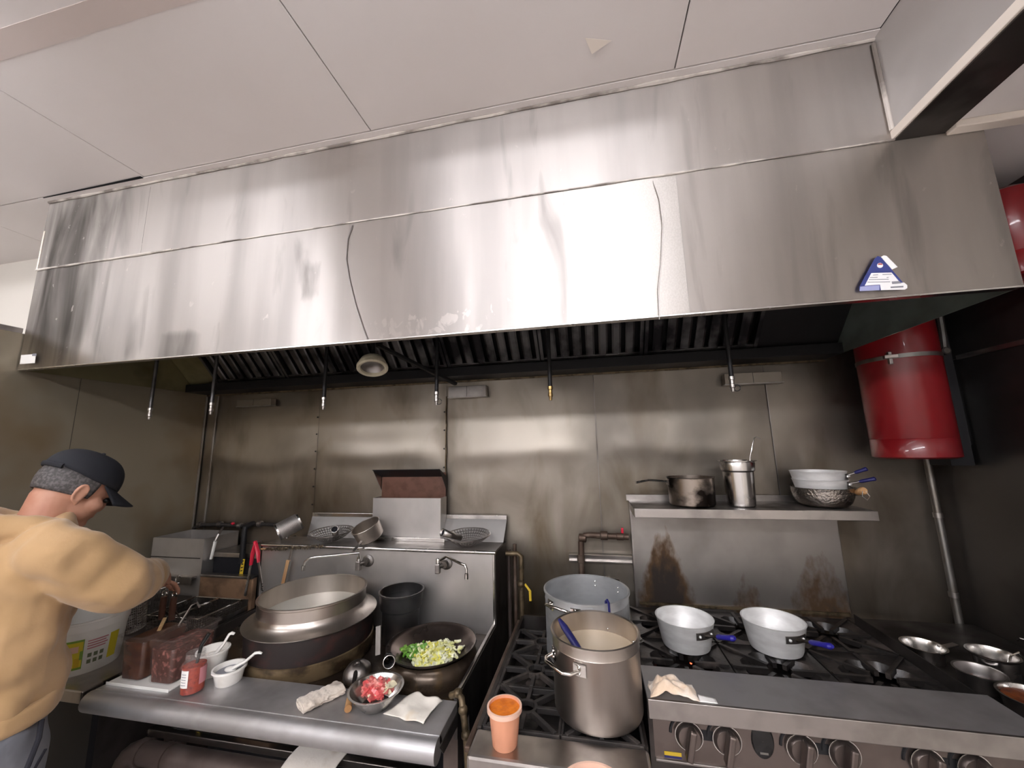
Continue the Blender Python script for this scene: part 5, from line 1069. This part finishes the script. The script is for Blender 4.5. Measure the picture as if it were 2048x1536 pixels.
# ================================================================== STOCKPOT RANGE COOKWARE
def stockpot(x, y, r, h, z, m, lab, ang, cont=None, wire=False):
    t = thing('stockpot', (x, y, z), lab, 'stockpot', None)
    MB().lathe([(.0005, z), (r - .014, z), (r - .004, z + .004), (r, z + .014), (r, z + h - .032), (r + .001, z + h - .03), (r, z + h - .028), (r, z + h - .006), (r + .005, z + h - .004), (r + .005, z + h + .001), (r + .001, z + h + .003), (r - .003, z + h), (r - .003, z + .016), (r - .016, z + .006), (.0005, z + .004)], (x, y, 0), 72).build('body', m, t)
    if cont: MB().lathe([(.0005, z + h * .74), (r - .0032, z + h * .74)], (x, y, 0), 56).build('broth', cont, t)
    for s_ in (0, PI):
        a = ang + s_; d = Vector((math.cos(a), math.sin(a), 0)); e = Vector((-math.sin(a), math.cos(a), 0)); c = Vector((x, y, z + h - (.055 if not wire else .03))) + d * (r + .001)
        zu = Vector((0, 0, .012 if wire else .0))
        hd = MB().tube([c + e * .055 - d * .004, c + e * .052 + d * .022 + zu, c + e * .035 + d * .034 + zu * 1.5, c - e * .035 + d * .034 + zu * 1.5, c - e * .052 + d * .022 + zu, c - e * .055 - d * .004], .0052, 10).build('handle', 'chrome', t)
        for k in (-1, 1):
            an = a + k * .055 / r
            MB().lathe([(r + .001, z + c.z - z - .016), (r + .0035, c.z - .014), (r + .0035, c.z + .014), (r + .001, c.z + .016)], (x, y, 0), 6, a0=an - .018 / r, a1=an + .018 / r).build('handle_plate', 'chrome', hd)
            for dz in (-.008, .008):
                dd = Vector((math.cos(an), math.sin(an), 0))
                MB().ell(Vector((x, y, c.z + dz)) + dd * (r + .004), (.004, .004, .004), 8, 6).build('rivet', 'chrome', hd)
                MB().ell(Vector((x, y, c.z + dz)) + dd * (r - .004), (.004, .004, .004), 8, 6).build('rivet', 'chrome', hd)
    return t
stockpot(-.018, 1.275, .127, .212, MZ + .010, 'pot_steel', 'tall stainless stockpot of cloudy broth on the front burners', -2.35, 'broth')
stockpot(-.046, 1.568, .155, .225, MZ + .010, 'aluminium_grey', 'large grey aluminium stockpot behind the stainless one', -2.15, None, True)
t = thing('blue_spoon', (-.1, 1.30, MZ + .15), 'serving spoon with dark blue handle leaning inside the stainless stockpot', 'spoon')
s0 = Vector((-.128, 1.325, MZ + .222)); s1 = Vector((-.048, 1.245, MZ + .150))
MB().tube([s0, s0.lerp(s1, .2), s0.lerp(s1, .65), s1], [.006, .012, .012, .008], 12, sq=.7).build('grip', 'blue_plastic', t)
MB().tube([s1, s1 + (s1 - s0).normalized() * .05], .004, 8).build('shank', 'steel', t)
t = thing('blue_clip', (.0, 1.41, MZ + .23), 'small dark blue hook clipped on the aluminium stockpot rim', 'clip')
cd = Vector((.470, -.883, 0)); q = Vector((-.046, 1.568, MZ + .238)) + cd * .156
MB().tube([q - cd * .0095 + Vector((0, 0, -.018)), q - cd * .009 + Vector((0, 0, .004)), q + Vector((0, 0, .0105)), q + cd * .010 + Vector((0, 0, .004)), q + cd * .0105 + Vector((0, 0, -.024))], .0042, 8).build('hook', 'blue_plastic', t)
# orange sauce cup
t = thing('sauce_cup', (-.262, 1.108, MZ), 'tall plastic cup of bright orange sauce on the stockpot range edge', 'cup')
MB().lathe([(.0005, MZ), (.031, MZ), (.033, MZ + .003), (.0415, MZ + .080), (.046, MZ + .081), (.046, MZ + .090), (.042, MZ + .091), (.040, MZ + .082), (.031, MZ + .006), (.0005, MZ + .004)], (-.262, 1.108, 0), 44).build('body', 'cup_orange', t)
MB().lathe([(.0418, MZ + .0805), (.0465, MZ + .0805), (.0465, MZ + .091), (.0415, MZ + .0915)], (-.262, 1.108, 0), 44).build('lip', 'cup_lip', t)
MB().lathe([(.0405, MZ + .085), (.03, MZ + .087), (.015, MZ + .0855), (.0005, MZ + .0865)], (-.262, 1.108, 0), 36).build('sauce', 'sauce_orange', t)
q = at_y(1188, 1523, 1.035); qz = q.z
t = thing('round_bin', (q.x, q.y - .075, 0), 'tall pale round bin standing in front of the stockpot range', 'bin')
MB().lathe([(.0005, 0), (.062, 0), (.066, .01), (.072, qz - .02), (.076, qz - .018), (.076, qz), (.070, qz), (.064, .02), (.0005, .012)], (q.x, q.y - .075, 0), 48).build('body', 'cup_lip', t)
MB().lathe([(.0005, qz - .04), (.069, qz - .04)], (q.x, q.y - .075, 0), 40).build('contents', 'towel_white', t)
# ================================================================== SAUCEPANS ON THE RANGE
def saucepan(x, y, r, h, z, az, lab, hm='blue_rubber', bodym='aluminium', rb=.84, elev=-.02, L=.13, name='saucepan', cat='saucepan', group=None):
    t = thing(name, (x, y, z), lab, cat, group)
    MB().lathe([(.0005, z), (r * rb - .016, z), (r * rb - .004, z + .005), (r * rb, z + .016), (r, z + h - .003), (r + .002, z + h), (r - .0025, z + h), (r * rb - .003, z + .018), (r * rb - .018, z + .006), (.0005, z + .004)], (x, y, 0), 64).build('body', bodym, t)
    d = Vector((math.cos(az), math.sin(az), 0)); e = Vector((-math.sin(az), math.cos(az), 0)); zc = z + h * .72
    rr = r * rb + (r - r * rb) * .72
    pl = MB().lathe([(rr + .0005, zc - .013), (rr + .003, zc - .011), (rr + .004, zc + .011), (rr + .0015, zc + .013)], (x, y, 0), 10, a0=az - .42, a1=az + .42).build('handle_plate', 'steel', t)
    for k in (-.28, -.02, .24):
        dd = Vector((math.cos(az + k), math.sin(az + k), 0)); MB().ell(Vector((x, y, zc)) + dd * (rr + .004), (.005, .005, .005), 10, 6).build('rivet', 'aluminium', pl)
    c = Vector((x, y, zc)) + d * (rr + .002)
    a = c + d * .035 + Vector((0, 0, .004 + elev * .2)); b = c + d * L + Vector((0, 0, elev))
    MB().tube([c, a, a.lerp(b, .2)], [.010, .007, .007], 12, sq=.6).build('shank', 'steel_grimy', t)
    MB().tube([a.lerp(b, .12), a.lerp(b, .2), a.lerp(b, .6), a.lerp(b, .92), b], [.006, .0115, .0105, .0125, .006], 14, sq=.75).build('grip', hm, t)
    return t
def azim(x, y, u, v, z): q = at_z(u, v, z); return math.atan2(q.y - y, q.x - x)
q1 = at_y(1468, 1276, 1.490); q2 = at_y(1650, 1286, 1.505)
saucepan(.314, 1.666, .102, .101, GZ, math.atan2(q1.y - 1.666, q1.x - .314), 'aluminium saucepan with blue grip on the burner nearer the stockpots', L=.115, elev=q1.z - GZ - .073)
saucepan(.627, 1.690, .102, .102, GZ, math.atan2(q2.y - 1.690, q2.x - .627), 'aluminium saucepan with blue grip on the middle rear burner', L=.125, elev=q2.z - GZ - .073)
# rag on the range ledge
t = thing('crumpled_towel', (.20, 1.26, RZ), 'crumpled peach stained towel on the range front ledge', 'towel')
def fn(u, v):
    x = .128 + .125 * u; y = 1.238 + .075 * v; e = min(1, 5 * min(u, 1 - u)) * min(1, 4 * min(v + .12, 1 - v))
    h_ = (.012 + .020 * math.exp(-((u - .42) / .28) ** 2) + .014 * noise.noise(Vector((x * 50, y * 50, 1)))) * max(0, e)
    nn = noise.noise_vector(Vector((x * 40, y * 40, 3))); return Vector((x + nn.x * .006, y + nn.y * .006, RZ + .003 + max(0, h_) + abs(nn.z) * .006 * e))
MB().grid(fn, 34, 24).build('cloth', 'towel_peach', t, solid=.002, ang=180)
t = thing('paper_scrap', (.262, 1.25, RZ), 'thin white paper scrap lying beside the crumpled towel', 'paper')
MB().grid(lambda u, v: Vector((.256 + .045 * u, 1.240 + .022 * v, RZ + .0025 + .006 * v * (1 - u))), 6, 4).build('sheet', 'paper', t, solid=.0008)
# ================================================================== ON THE BACK SHELF
SH = SHZ + .0008
x, y, r, h = .440, 1.915, .099, .126
t = thing('burnt_pot', (x, y, SH), 'fire blackened steel saucepan at the left end of the shelf', 'saucepan')
MB().lathe([(.0005, SH), (r - .012, SH), (r - .003, SH + .008), (r, SH + h - .003), (r + .003, SH + h), (r - .003, SH + h), (r - .005, SH + .01), (.0005, SH + .005)], (x, y, 0), 56).build('body', 'burnt_steel' if 'burnt_steel' in MATS else 'steel_grimy', t)
c = Vector((x - r, y - .01, SH + h - .022)); e = at_y(1272, 965, 1.86)
hd = MB().tube([c, c + Vector((-.03, -.005, .006)), c.lerp(e, .6) + Vector((0, 0, .010)), e], [.010, .009, .008, .009], 12, sq=.6).build('handle', 'steel_bright', t)
MB().lathe([(r + .0005, SH + h - .036), (r + .004, SH + h - .034), (r + .004, SH + h - .01), (r + .0005, SH + h - .008)], (x, y, 0), 8, a0=PI - .25, a1=PI + .30).build('handle_plate', 'steel', hd)
x, y = .640, 1.905
t = thing('bain_marie_pot', (x, y, SH), 'tall shiny bain marie pot standing on the middle of the shelf', 'pot')
MB().lathe([(.0005, SH), (.050, SH), (.056, SH + .006), (.061, SH + .145), (.061, SH + .148), (.068, SH + .155), (.070, SH + .185), (.067, SH + .194), (.078, SH + .195), (.078, SH + .198), (.066, SH + .198), (.063, SH + .186), (.059, SH + .15), (.050, SH + .008), (.0005, SH + .005)], (x, y, 0), 48).build('body', 'steel_bright', t)
t = thing('wire_ladle', (x + .04, y, SH + .1), 'thin wire ladle handle standing in the bain marie pot', 'ladle')
MB().tube([(x + .040, y + .01, SH + .03), at_y(1500, 915, 1.91), at_y(1508, 876, 1.91), at_y(1513, 874, 1.91), at_y(1521, 878, 1.91)], .0022, 8).build('shaft', 'chrome', t)
MB().ell((x + .030, y + .008, SH + .02), (.020, .020, .012), 12, 8).build('cup', 'chrome', t)
# hammered pan + two frying pans stacked
x, y, r = .968, 1.920, .110
t = thing('hammered_pan', (x, y, SH), 'round hammered steel pan with wooden handle on the right of the shelf', 'pan')
g = MB(); n = 56; prof = [(.0005, 0), (.060, 0), (.080, .005), (.095, .018), (.104, .038), (.109, .058), (.111, .076), (.114, .081), (.109, .081), (.105, .058), (.092, .022), (.075, .010), (.0005, .005)]
g.lathe([(a, SH + b) for a, b in prof], (x, y, 0), n).build('body', 'hammered' if 'hammered' in MATS else 'steel_bright', t)
q = at_y(1682, 987, 1.845)
c = Vector((x + .088, y - .066, SH + .062)); e = at_y(1728, 981, 1.80)
MB().tube([c, c.lerp(e, .3)], [.010, .009], 10).build('ferrule', 'steel', t)
MB().tube([c.lerp(e, .22), c.lerp(e, .5), c.lerp(e, .9), e], [.011, .013, .0155, .012], 14).build('handle', 'wood', t)
MB().tube([e + Vector((-.006, 0, -.002)), e + Vector((-.012, -.004, -.022)), e + Vector((.002, -.006, -.036)), e + Vector((.014, -.004, -.022)), e + Vector((.006, 0, -.002))], .0018, 6).build('hang_ring', 'chrome', t)
def fry_pan(x, y, z, r, h, e, lab):
    t = thing('frying_pan', (x, y, z), lab, 'frying pan', 'frying pans stacked on the hammered pan')
    MB().lathe([(.0005, z), (r * .82, z), (r * .88, z + .004), (r - .002, z + h - .002), (r, z + h), (r - .003, z + h), (r * .86, z + .006), (.0005, z + .004)], (x, y, 0), 56).build('body', 'aluminium', t)
    e = Vector(e); d = (e - Vector((x, y, z + h * .6))); d.z = 0; d.normalize(); az = math.atan2(d.y, d.x); c = Vector((x, y, z + h * .62)) + d * (r - .010)
    pl = MB().lathe([(r * .93, z + h * .62 - .012), (r * .95 + .004, z + h * .62 - .010), (r * .97 + .004, z + h * .62 + .009), (r * .97, z + h * .62 + .011)], (x, y, 0), 8, a0=az - .40, a1=az + .35).build('handle_plate', 'steel', t)
    for k in (-.28, 0, .24):
        dd = Vector((math.cos(az + k), math.sin(az + k), 0)); MB().ell(Vector((x, y, z + h * .62)) + dd * (r * .96 + .005), (.005, .005, .005), 8, 6).build('rivet', 'aluminium', pl)
    a = c.lerp(e, .42)
    MB().tube([c, a], [.008, .006], 10, sq=.6).build('shank', 'steel', t)
    MB().tube([a, a.lerp(e, .15), a.lerp(e, .6), a.lerp(e, .93), e], [.006, .010, .0095, .0115, .006], 12, sq=.75).build('grip', 'blue_plastic', t)
fry_pan(x - .004, y, SH + .068, .100, .046, at_y(1752, 957, 1.83), 'lower aluminium frying pan with blue grip nested over the hammered pan')
fry_pan(x - .008, y, SH + .098, .101, .050, at_y(1735, 937, 1.84), 'topmost aluminium frying pan with blue grip in the stack')
# ================================================================== POTS AT THE RIGHT END
TZ = .876
def insert_pot(x, y, r, h, z, m, lab, fill=None, fl=.6):
    t = thing('insert_pot', (x, y, z), lab, 'pot', 'small insert pots at the range corner')
    MB().lathe([(.0005, z), (r * .82, z), (r * .86, z + .005), (r - .004, z + h - .010), (r + .003, z + h - .003), (r + .004, z + h), (r - .002, z + h), (r - .006, z + h - .010), (r * .84, z + .008), (.0005, z + .004)], (x, y, 0), 48).build('body', m, t)
    if fill:
        rr = r * .86 + (r * .14 - .006) * fl
        MB().lathe([(.0005, z + h * fl), (rr * .6, z + h * fl + .004), (rr, z + h * fl + .001)], (x, y, 0), 36).build('contents', fill, t)
    return t
p1 = insert_pot(1.098, 1.705, .057, .046, TZ, 'steel_bright', 'empty insert pot with flat handle nearest the wall')
MB().bar((1.150, 1.71, TZ + .038), (1.215, 1.735, TZ + .042), .018, .004).build('flat_handle', 'steel', p1, smooth=False, bevel=.001)
insert_pot(1.222, 1.612, .056, .074, TZ, 'steel_bright', 'insert pot with bent wire ladle hooked on its rim')
insert_pot(1.128, 1.545, .054, .050, TZ, 'steel_grimy', 'insert pot with dark burnt residue inside', 'sauce_dark', .35)
insert_pot(1.146, 1.411, .068, .055, TZ, 'steel_bright', 'insert pot of glossy reddish brown chili sauce', 'sauce_red', .8)
t = thing('wire_hook_ladle', (1.26, 1.60, TZ + .05), 'bent wire ladle hooked over the rim of an insert pot', 'ladle')
MB().tube([(1.236, 1.600, TZ + .02), (1.252, 1.590, TZ + .078), (1.262, 1.575, TZ + .096), (1.285, 1.586, TZ + .066)], .003, 8).build('shaft', 'chrome', t)
MB().ell((1.232, 1.602, TZ + .018), (.016, .016, .010), 10, 8).build('cup', 'chrome', t)
t = thing('wall_hook', at_y(1900, 1262, YB - .04), 'small bent wire hook on the conduit pipe', 'hook')
MB().tube([at_y(1896, 1265, YB - .05), at_y(1899, 1259, YB - .05), at_y(1904, 1259, YB - .05), at_y(1913, 1264, YB - .045)], .0028, 8).build('wire', 'chrome', t)
t = thing('wall_hook', at_x(2042, 1278, XR - .01), 'small bent wire hook on the right wall above the pots', 'hook')
MB().tube([at_x(2035, 1281, XR - .012), at_x(2041, 1276, XR - .02), at_x(2050, 1279, XR - .012), at_x(2056, 1284, XR - .002)], .0028, 8).build('wire', 'chrome', t)
# ================================================================== COOK
PF = Vector((.2, .98, 0)).normalized(); PR = Vector((PF.y, -PF.x, 0)); UP = Vector((0, 0, 1))
PO = Vector((-1.74, 1.015, 0)) - PF * .20
def LP(a, b, z): return PO + PF * a + PR * b + UP * z
cook = None
def loft(g, rings, n=28):
    vs = []
    for c, u, v in rings:
        for j in range(n):
            a = 2 * PI * j / n; vs.append(c + u * math.cos(a) + v * math.sin(a))
    k = len(rings)
    g.add(vs, [(i * n + j, i * n + (j + 1) % n, (i + 1) * n + (j + 1) % n, (i + 1) * n + j) for i in range(k - 1) for j in range(n)] + [tuple(range(n))[::-1], tuple((k - 1) * n + j for j in range(n))])
def limb(g, pts, rs, n=16):
    # rounded tapered limb
    P_ = [Vector(p) for p in pts]; d0 = (P_[0] - P_[1]).normalized(); d1 = (P_[-1] - P_[-2]).normalized()
    pts2 = [P_[0] + d0 * rs[0] * .75] + P_ + [P_[-1] + d1 * rs[-1] * .75]; rs2 = [rs[0] * .5] + list(rs) + [rs[-1] * .5]
    # refine with catmull interpolation
    out, ro = [], []
    for i in range(len(pts2) - 1):
        p0 = pts2[max(i - 1, 0)]; p1 = pts2[i]; p2 = pts2[i + 1]; p3 = pts2[min(i + 2, len(pts2) - 1)]
        for k in range(4):
            t = k / 4; out.append(.5 * ((2 * p1) + (p2 - p0) * t + (2 * p0 - 5 * p1 + 4 * p2 - p3) * t * t + (3 * p1 - p0 - 3 * p2 + p3) * t ** 3)); ro.append(rs2[i] + (rs2[i + 1] - rs2[i]) * t)
    out.append(pts2[-1]); ro.append(rs2[-1]); g.tube(out, ro, n)
def remesh(o, vox, it=6, disp=None):
    m = o.modifiers.new('remesh', 'REMESH'); m.mode = 'VOXEL'; m.voxel_size = vox; m.use_smooth_shade = True
    s_ = o.modifiers.new('smooth', 'SMOOTH'); s_.iterations = it; s_.factor = .5
    if disp:
        tx = bpy.data.textures.new(o.name + '_folds', disp[2] if len(disp) > 2 else 'CLOUDS'); tx.noise_scale = disp[0]
        if len(disp) > 2: tx.marble_type = 'SOFT'; tx.turbulence = 9; tx.noise_depth = 1
        else: tx.noise_depth = 2
        d = o.modifiers.new('folds', 'DISPLACE'); d.texture = tx; d.strength = disp[1]; d.mid_level = .5; d.texture_coords = 'GLOBAL'
    return o
T_ = .50
HC = LP(.195, 0, 1.518); HFW = PF * math.cos(T_) - UP * math.sin(T_); HUP = PF * math.sin(T_) + UP * math.cos(T_); HLF = -PR
HM = Matrix((HFW, HLF, HUP)).transposed()
def hp(x, y, z): return HC + HM @ Vector((x, y, z))
sh_R, el_R, wr_R = LP(.13, .185, 1.345), LP(.275, .205, 1.215), LP(.50, -.11, 1.150)
sh_L, el_L, wr_L = LP(.13, -.185, 1.345), LP(.30, -.27, 1.17), LP(.55, -.27, 1.10)
g = MB()
loft(g, [(LP(.075, 0, z), PF * ra, PR * rb) for z, ra, rb in ((.86, .10, .15), (.95, .115, .16), (1.05, .11, .145), (1.2, .115, .16), (1.32, .10, .165), (1.39, .06, .10))])
for s_ in (-1, 1):
    limb(g, [LP(.07, .09 * s_, .92), LP(.09, .10 * s_, .50), LP(.05, .11 * s_, .09)], [.09, .058, .042])
    limb(g, [LP(.05, .11 * s_, .07), LP(.16, .12 * s_, .05)], [.042, .038])
limb(g, [sh_R, el_R, wr_R], [.050, .042, .028]); limb(g, [sh_L, el_L, wr_L], [.050, .042, .028])
limb(g, [LP(.10, 0, 1.36), LP(.135, 0, 1.43), hp(-.03, 0, -.03)], [.066, .060, .058], 20)
g.ell(hp(-.005, 0, .025), (.098, .077, .098), 24, 16, HM); g.ell(hp(.030, 0, -.045), (.066, .060, .066), 20, 12, HM); g.ell(hp(.066, 0, -.088), (.028, .030, .022), 14, 10, HM)
g.ell(hp(.092, 0, -.022), (.017, .013, .024), 12, 8, HM); g.ell(hp(.080, 0, .012), (.018, .045, .012), 14, 8, HM); g.ell(hp(.086, 0, -.060), (.012, .024, .008), 12, 8, HM)
for s_ in (-1, 1):
    g.ell(hp(.055, .045 * s_, -.030), (.030, .022, .026), 12, 8, HM)
    # ear: rim ring + lobe
    ring = [hp(-.006 + .015 * math.cos(a), .079 * s_ + .005 * s_ * (1 - math.cos(a)) * .5, -.014 + .027 * math.sin(a)) for a in [2 * PI * k / 18 for k in range(18)]]
    g.tube(ring, .0048, 8, closed=True); g.ell(hp(-.002, .076 * s_, -.012), (.016, .006, .026), 12, 8, HM); g.ell(hp(.004, .078 * s_, -.042), (.009, .005, .010), 10, 8, HM)
def hand(wr, fwd, side, up):
    fwd, up = fwd.normalized(), up.normalized(); lat = fwd.cross(up).normalized() * side
    pc = wr + fwd * .045
    M3 = Matrix((fwd, lat, up)).transposed(); g.ell(pc, (.050, .040, .017), 16, 10, M3); limb(g, [wr - fwd * .02, wr + fwd * .02], [.027, .026], 12)
    for i, (o, L) in enumerate(((.028, .066), (.010, .074), (-.010, .070), (-.028, .056))):
        b0 = pc + fwd * .036 + lat * o; b1 = b0 + fwd * L * .45 - up * .006; b2 = b1 + fwd * L * .25 - up * L * .32; b3 = b2 - up * L * .30 + fwd * .004
        g.tube([pc + lat * o * .8, b0, b1, b2, b3], [.009, .0095, .0088, .008, .006], 10)
    t0 = pc - fwd * .02 + lat * .034; g.tube([pc, t0, t0 + fwd * .03 + lat * .022 - up * .010, t0 + fwd * .055 + lat * .018 - up * .026], [.012, .012, .0098, .007], 10)
hand(wr_R, (wr_R - el_R) + Vector((-.05, .1, -.10)), -1, UP); hand(wr_L, (wr_L - el_L) + Vector((0, 0, -.05)), 1, UP)
cook = g.build('person', 'skin', None)
remesh(cook, .0052, 3)
tag(cook, 'cook in tan hooded jacket and black cap bending over the fryers', 'person')
for s_ in (-1, 1): MB().ell(hp(.086, .031 * s_, -.004), (.011, .013, .009), 12, 8, HM).build('eye', 'black_gloss', cook)
# hair on the back and sides of the head
def fn(u, v):
    az = (-1 + 2 * u) * (PI * .60); el = -.50 + 1.0 * v
    low = -.42 - .10 * math.cos(az * .8)
    el = low + (.42 - low) * v
    x, y, z = -math.cos(az) * math.cos(el) * .102, math.sin(az) * math.cos(el) * .0805, math.sin(el) * .104
    return hp(-.005 + x, y, .022 + z)
MB().grid(fn, 40, 14).build('hair', 'hair', cook, solid=.004, ang=180)
# cap
def crown(u, v):
    az = 2 * PI * u; cs, sn = math.cos(az), math.sin(az)
    z0 = .034 + .016 * (cs < 0) * abs(cs) - .006 * max(0, cs); e = v * PI / 2
    r_ = math.cos(e) ** .75; return hp(-.004 + cs * .108 * r_, sn * .086 * r_, z0 + (.128 - z0) * math.sin(e) ** .9)
cp_ = MB().grid(crown, 48, 14).build('cap', 'cap_cloth', cook, solid=.003, ang=180)
def brim(u, v):
    a = (-1 + 2 * u) * 1.15; r0 = Vector((.104 * math.cos(a) - .004, .084 * math.sin(a), .030)); r1 = Vector((.104 * math.cos(a) + .072 * math.cos(a * .9) ** .5, .090 * math.sin(a), .008 - .030 * abs(math.sin(a)) ** 2))
    p_ = r0.lerp(r1, v); return hp(p_.x, p_.y, p_.z)
MB().grid(brim, 24, 8).build('brim', 'cap_cloth', cp_, solid=.004, ang=180)
MB().tube([hp(-.112 * math.cos(a) - .001, .089 * math.sin(a), .046) for a in [-.7 + 1.4 * k / 10 for k in range(11)]], .006, 8, sq=1.4).build('strap', 'cap_cloth', cp_)
MB().ell(hp(-.004, 0, .132), (.007, .007, .004), 10, 6).build('button', 'cap_cloth', cp_)
# jacket
g = MB()
loft(g, [(LP(a, 0, z), PF * ra, PR * rb) for a, z, ra, rb in ((.075, .925, .150, .190), (.075, .98, .158, .200), (.078, 1.10, .150, .198), (.082, 1.22, .146, .202), (.090, 1.31, .132, .205), (.100, 1.37, .108, .180), (.110, 1.42, .085, .115), (.118, 1.445, .076, .085))])
limb(g, [LP(.115, .12, 1.345), sh_R, sh_R.lerp(el_R, .5) + Vector((0, 0, -.006)), el_R, el_R.lerp(wr_R, .5) + Vector((0, 0, -.008)), wr_R - (wr_R - el_R) * .04], [.080, .088, .084, .076, .066, .048], 22)
limb(g, [LP(.115, -.12, 1.345), sh_L, el_L, el_L.lerp(wr_L, .5), wr_L - (wr_L - el_L) * .04], [.080, .086, .074, .064, .048], 22)
# folded hood and collar
limb(g, [LP(.13, .115, 1.405), LP(.055, .105, 1.432), LP(-.005, .05, 1.432), LP(-.012, 0, 1.432), LP(-.005, -.05, 1.432), LP(.055, -.105, 1.432), LP(.13, -.115, 1.405)], [.030, .040, .050, .054, .050, .040, .030], 16)
limb(g, [LP(-.02, -.06, 1.37), LP(-.04, 0, 1.345), LP(-.02, .06, 1.37)], [.05, .06, .05], 16)
jk = g.build('jacket', 'jacket', cook); remesh(jk, .0075, 3, (.16, .020, 'MARBLE'))
# hem rib band + cuffs
hb_ = MB(); loft(hb_, [(LP(.075, 0, z), PF * ra, PR * rb) for z, ra, rb in ((.885, .150, .190), (.90, .158, .199), (.935, .160, .202), (.945, .152, .194))], 40)
remesh(hb_.build('hem_band', 'jacket', jk), .007, 2, (.06, .006))
for w_, e_ in ((wr_R, el_R), (wr_L, el_L)):
    d = (w_ - e_).normalized(); c_ = MB(); limb(c_, [w_ - d * .045, w_ - d * .008], [.043, .037], 20); c_.build('cuff', 'jacket', jk)
# trousers + shoes
g = MB()
loft(g, [(LP(.072, 0, z), PF * ra, PR * rb) for z, ra, rb in ((.80, .125, .165), (.88, .135, .178), (.96, .138, .180), (1.0, .128, .17))])
for s_ in (-1, 1):
    limb(g, [LP(.075, .088 * s_, .86), LP(.095, .098 * s_, .66), LP(.10, .102 * s_, .48), LP(.07, .108 * s_, .28), LP(.055, .110 * s_, .12)], [.112, .104, .085, .075, .068], 22)
pn = g.build('trousers', 'pants', cook); remesh(pn, .009, 4, (.16, .016, 'MARBLE'))
q = [LP(.150, .166, .885), LP(.142, .190, .85), LP(.122, .212, .80), LP(.108, .214, .76)]
MB().tube(q, .006, 8).build('pocket_trim', 'pants_stripe', pn); MB().tube([LP(.108, .214, .76), LP(.145, .188, .775), LP(.168, .165, .80)], .0035, 8).build('pocket_trim', 'pants_stripe', pn)
for s_ in (-1, 1):
    h_ = MB(); limb(h_, [LP(.02, .112 * s_, .045), LP(.10, .116 * s_, .048), LP(.19, .122 * s_, .036)], [.044, .046, .038], 16); h_.v = [Vector((v.x, v.y, max(v.z, .003))) for v in h_.v]
    h_.build('shoe', 'black', cook)
# ================================================================== STEAM
def steam_mat(name, dens, R):
    m = bpy.data.materials.new(name); m.use_nodes = True; nt = m.node_tree; L = nt.links.new
    nt.nodes.remove(nt.nodes['Principled BSDF'])
    v = nt.nodes.new('ShaderNodeVolumePrincipled'); v.inputs['Color'].default_value = (.9, .9, .9, 1); v.inputs['Anisotropy'].default_value = .2
    tc = nt.nodes.new('ShaderNodeTexCoord'); ln = nt.nodes.new('ShaderNodeVectorMath'); ln.operation = 'LENGTH'
    mp = nt.nodes.new('ShaderNodeMapping'); mp.inputs['Scale'].default_value = tuple(1 / r for r in R); L(tc.outputs['Object'], mp.inputs['Vector']); L(mp.outputs['Vector'], ln.inputs[0])
    f = nt.nodes.new('ShaderNodeMapRange'); f.inputs['From Min'].default_value = 1.0; f.inputs['From Max'].default_value = .2; L(ln.outputs['Value'], f.inputs['Value'])
    n = nt.nodes.new('ShaderNodeTexNoise'); n.inputs['Scale'].default_value = 9; n.inputs['Detail'].default_value = 3; L(tc.outputs['Object'], n.inputs['Vector'])
    r = nt.nodes.new('ShaderNodeMapRange'); r.inputs['From Min'].default_value = .35; r.inputs['From Max'].default_value = .7; L(n.outputs['Fac'], r.inputs['Value'])
    a = nt.nodes.new('ShaderNodeMath'); a.operation = 'MULTIPLY'; L(f.outputs[0], a.inputs[0]); L(r.outputs[0], a.inputs[1])
    b = nt.nodes.new('ShaderNodeMath'); b.operation = 'MULTIPLY'; b.inputs[1].default_value = dens; L(a.outputs[0], b.inputs[0]); L(b.outputs[0], v.inputs['Density'])
    L(v.outputs[0], nt.nodes['Material Output'].inputs['Volume']); MATS[name] = m
def steam(c, R, dens, lab, mname):
    steam_mat(mname, dens, R)
    o = MB().ell((0, 0, 0), R, 20, 12).build('steam', mname, None); o.location = c
    tag(o, lab, 'steam', None, 'stuff')
steam((cx - .05, cy - .02, WZ + .31), (.26, .13, .17), 2.2, 'faint steam rising from the wide steamer pot', 'steam_pot_vapour')
steam((rx2 - .11, ry2 + .02, WZ + .20), (.13, .10, .14), 2.5, 'faint steam curling off the vegetable wok', 'steam_wok_vapour')
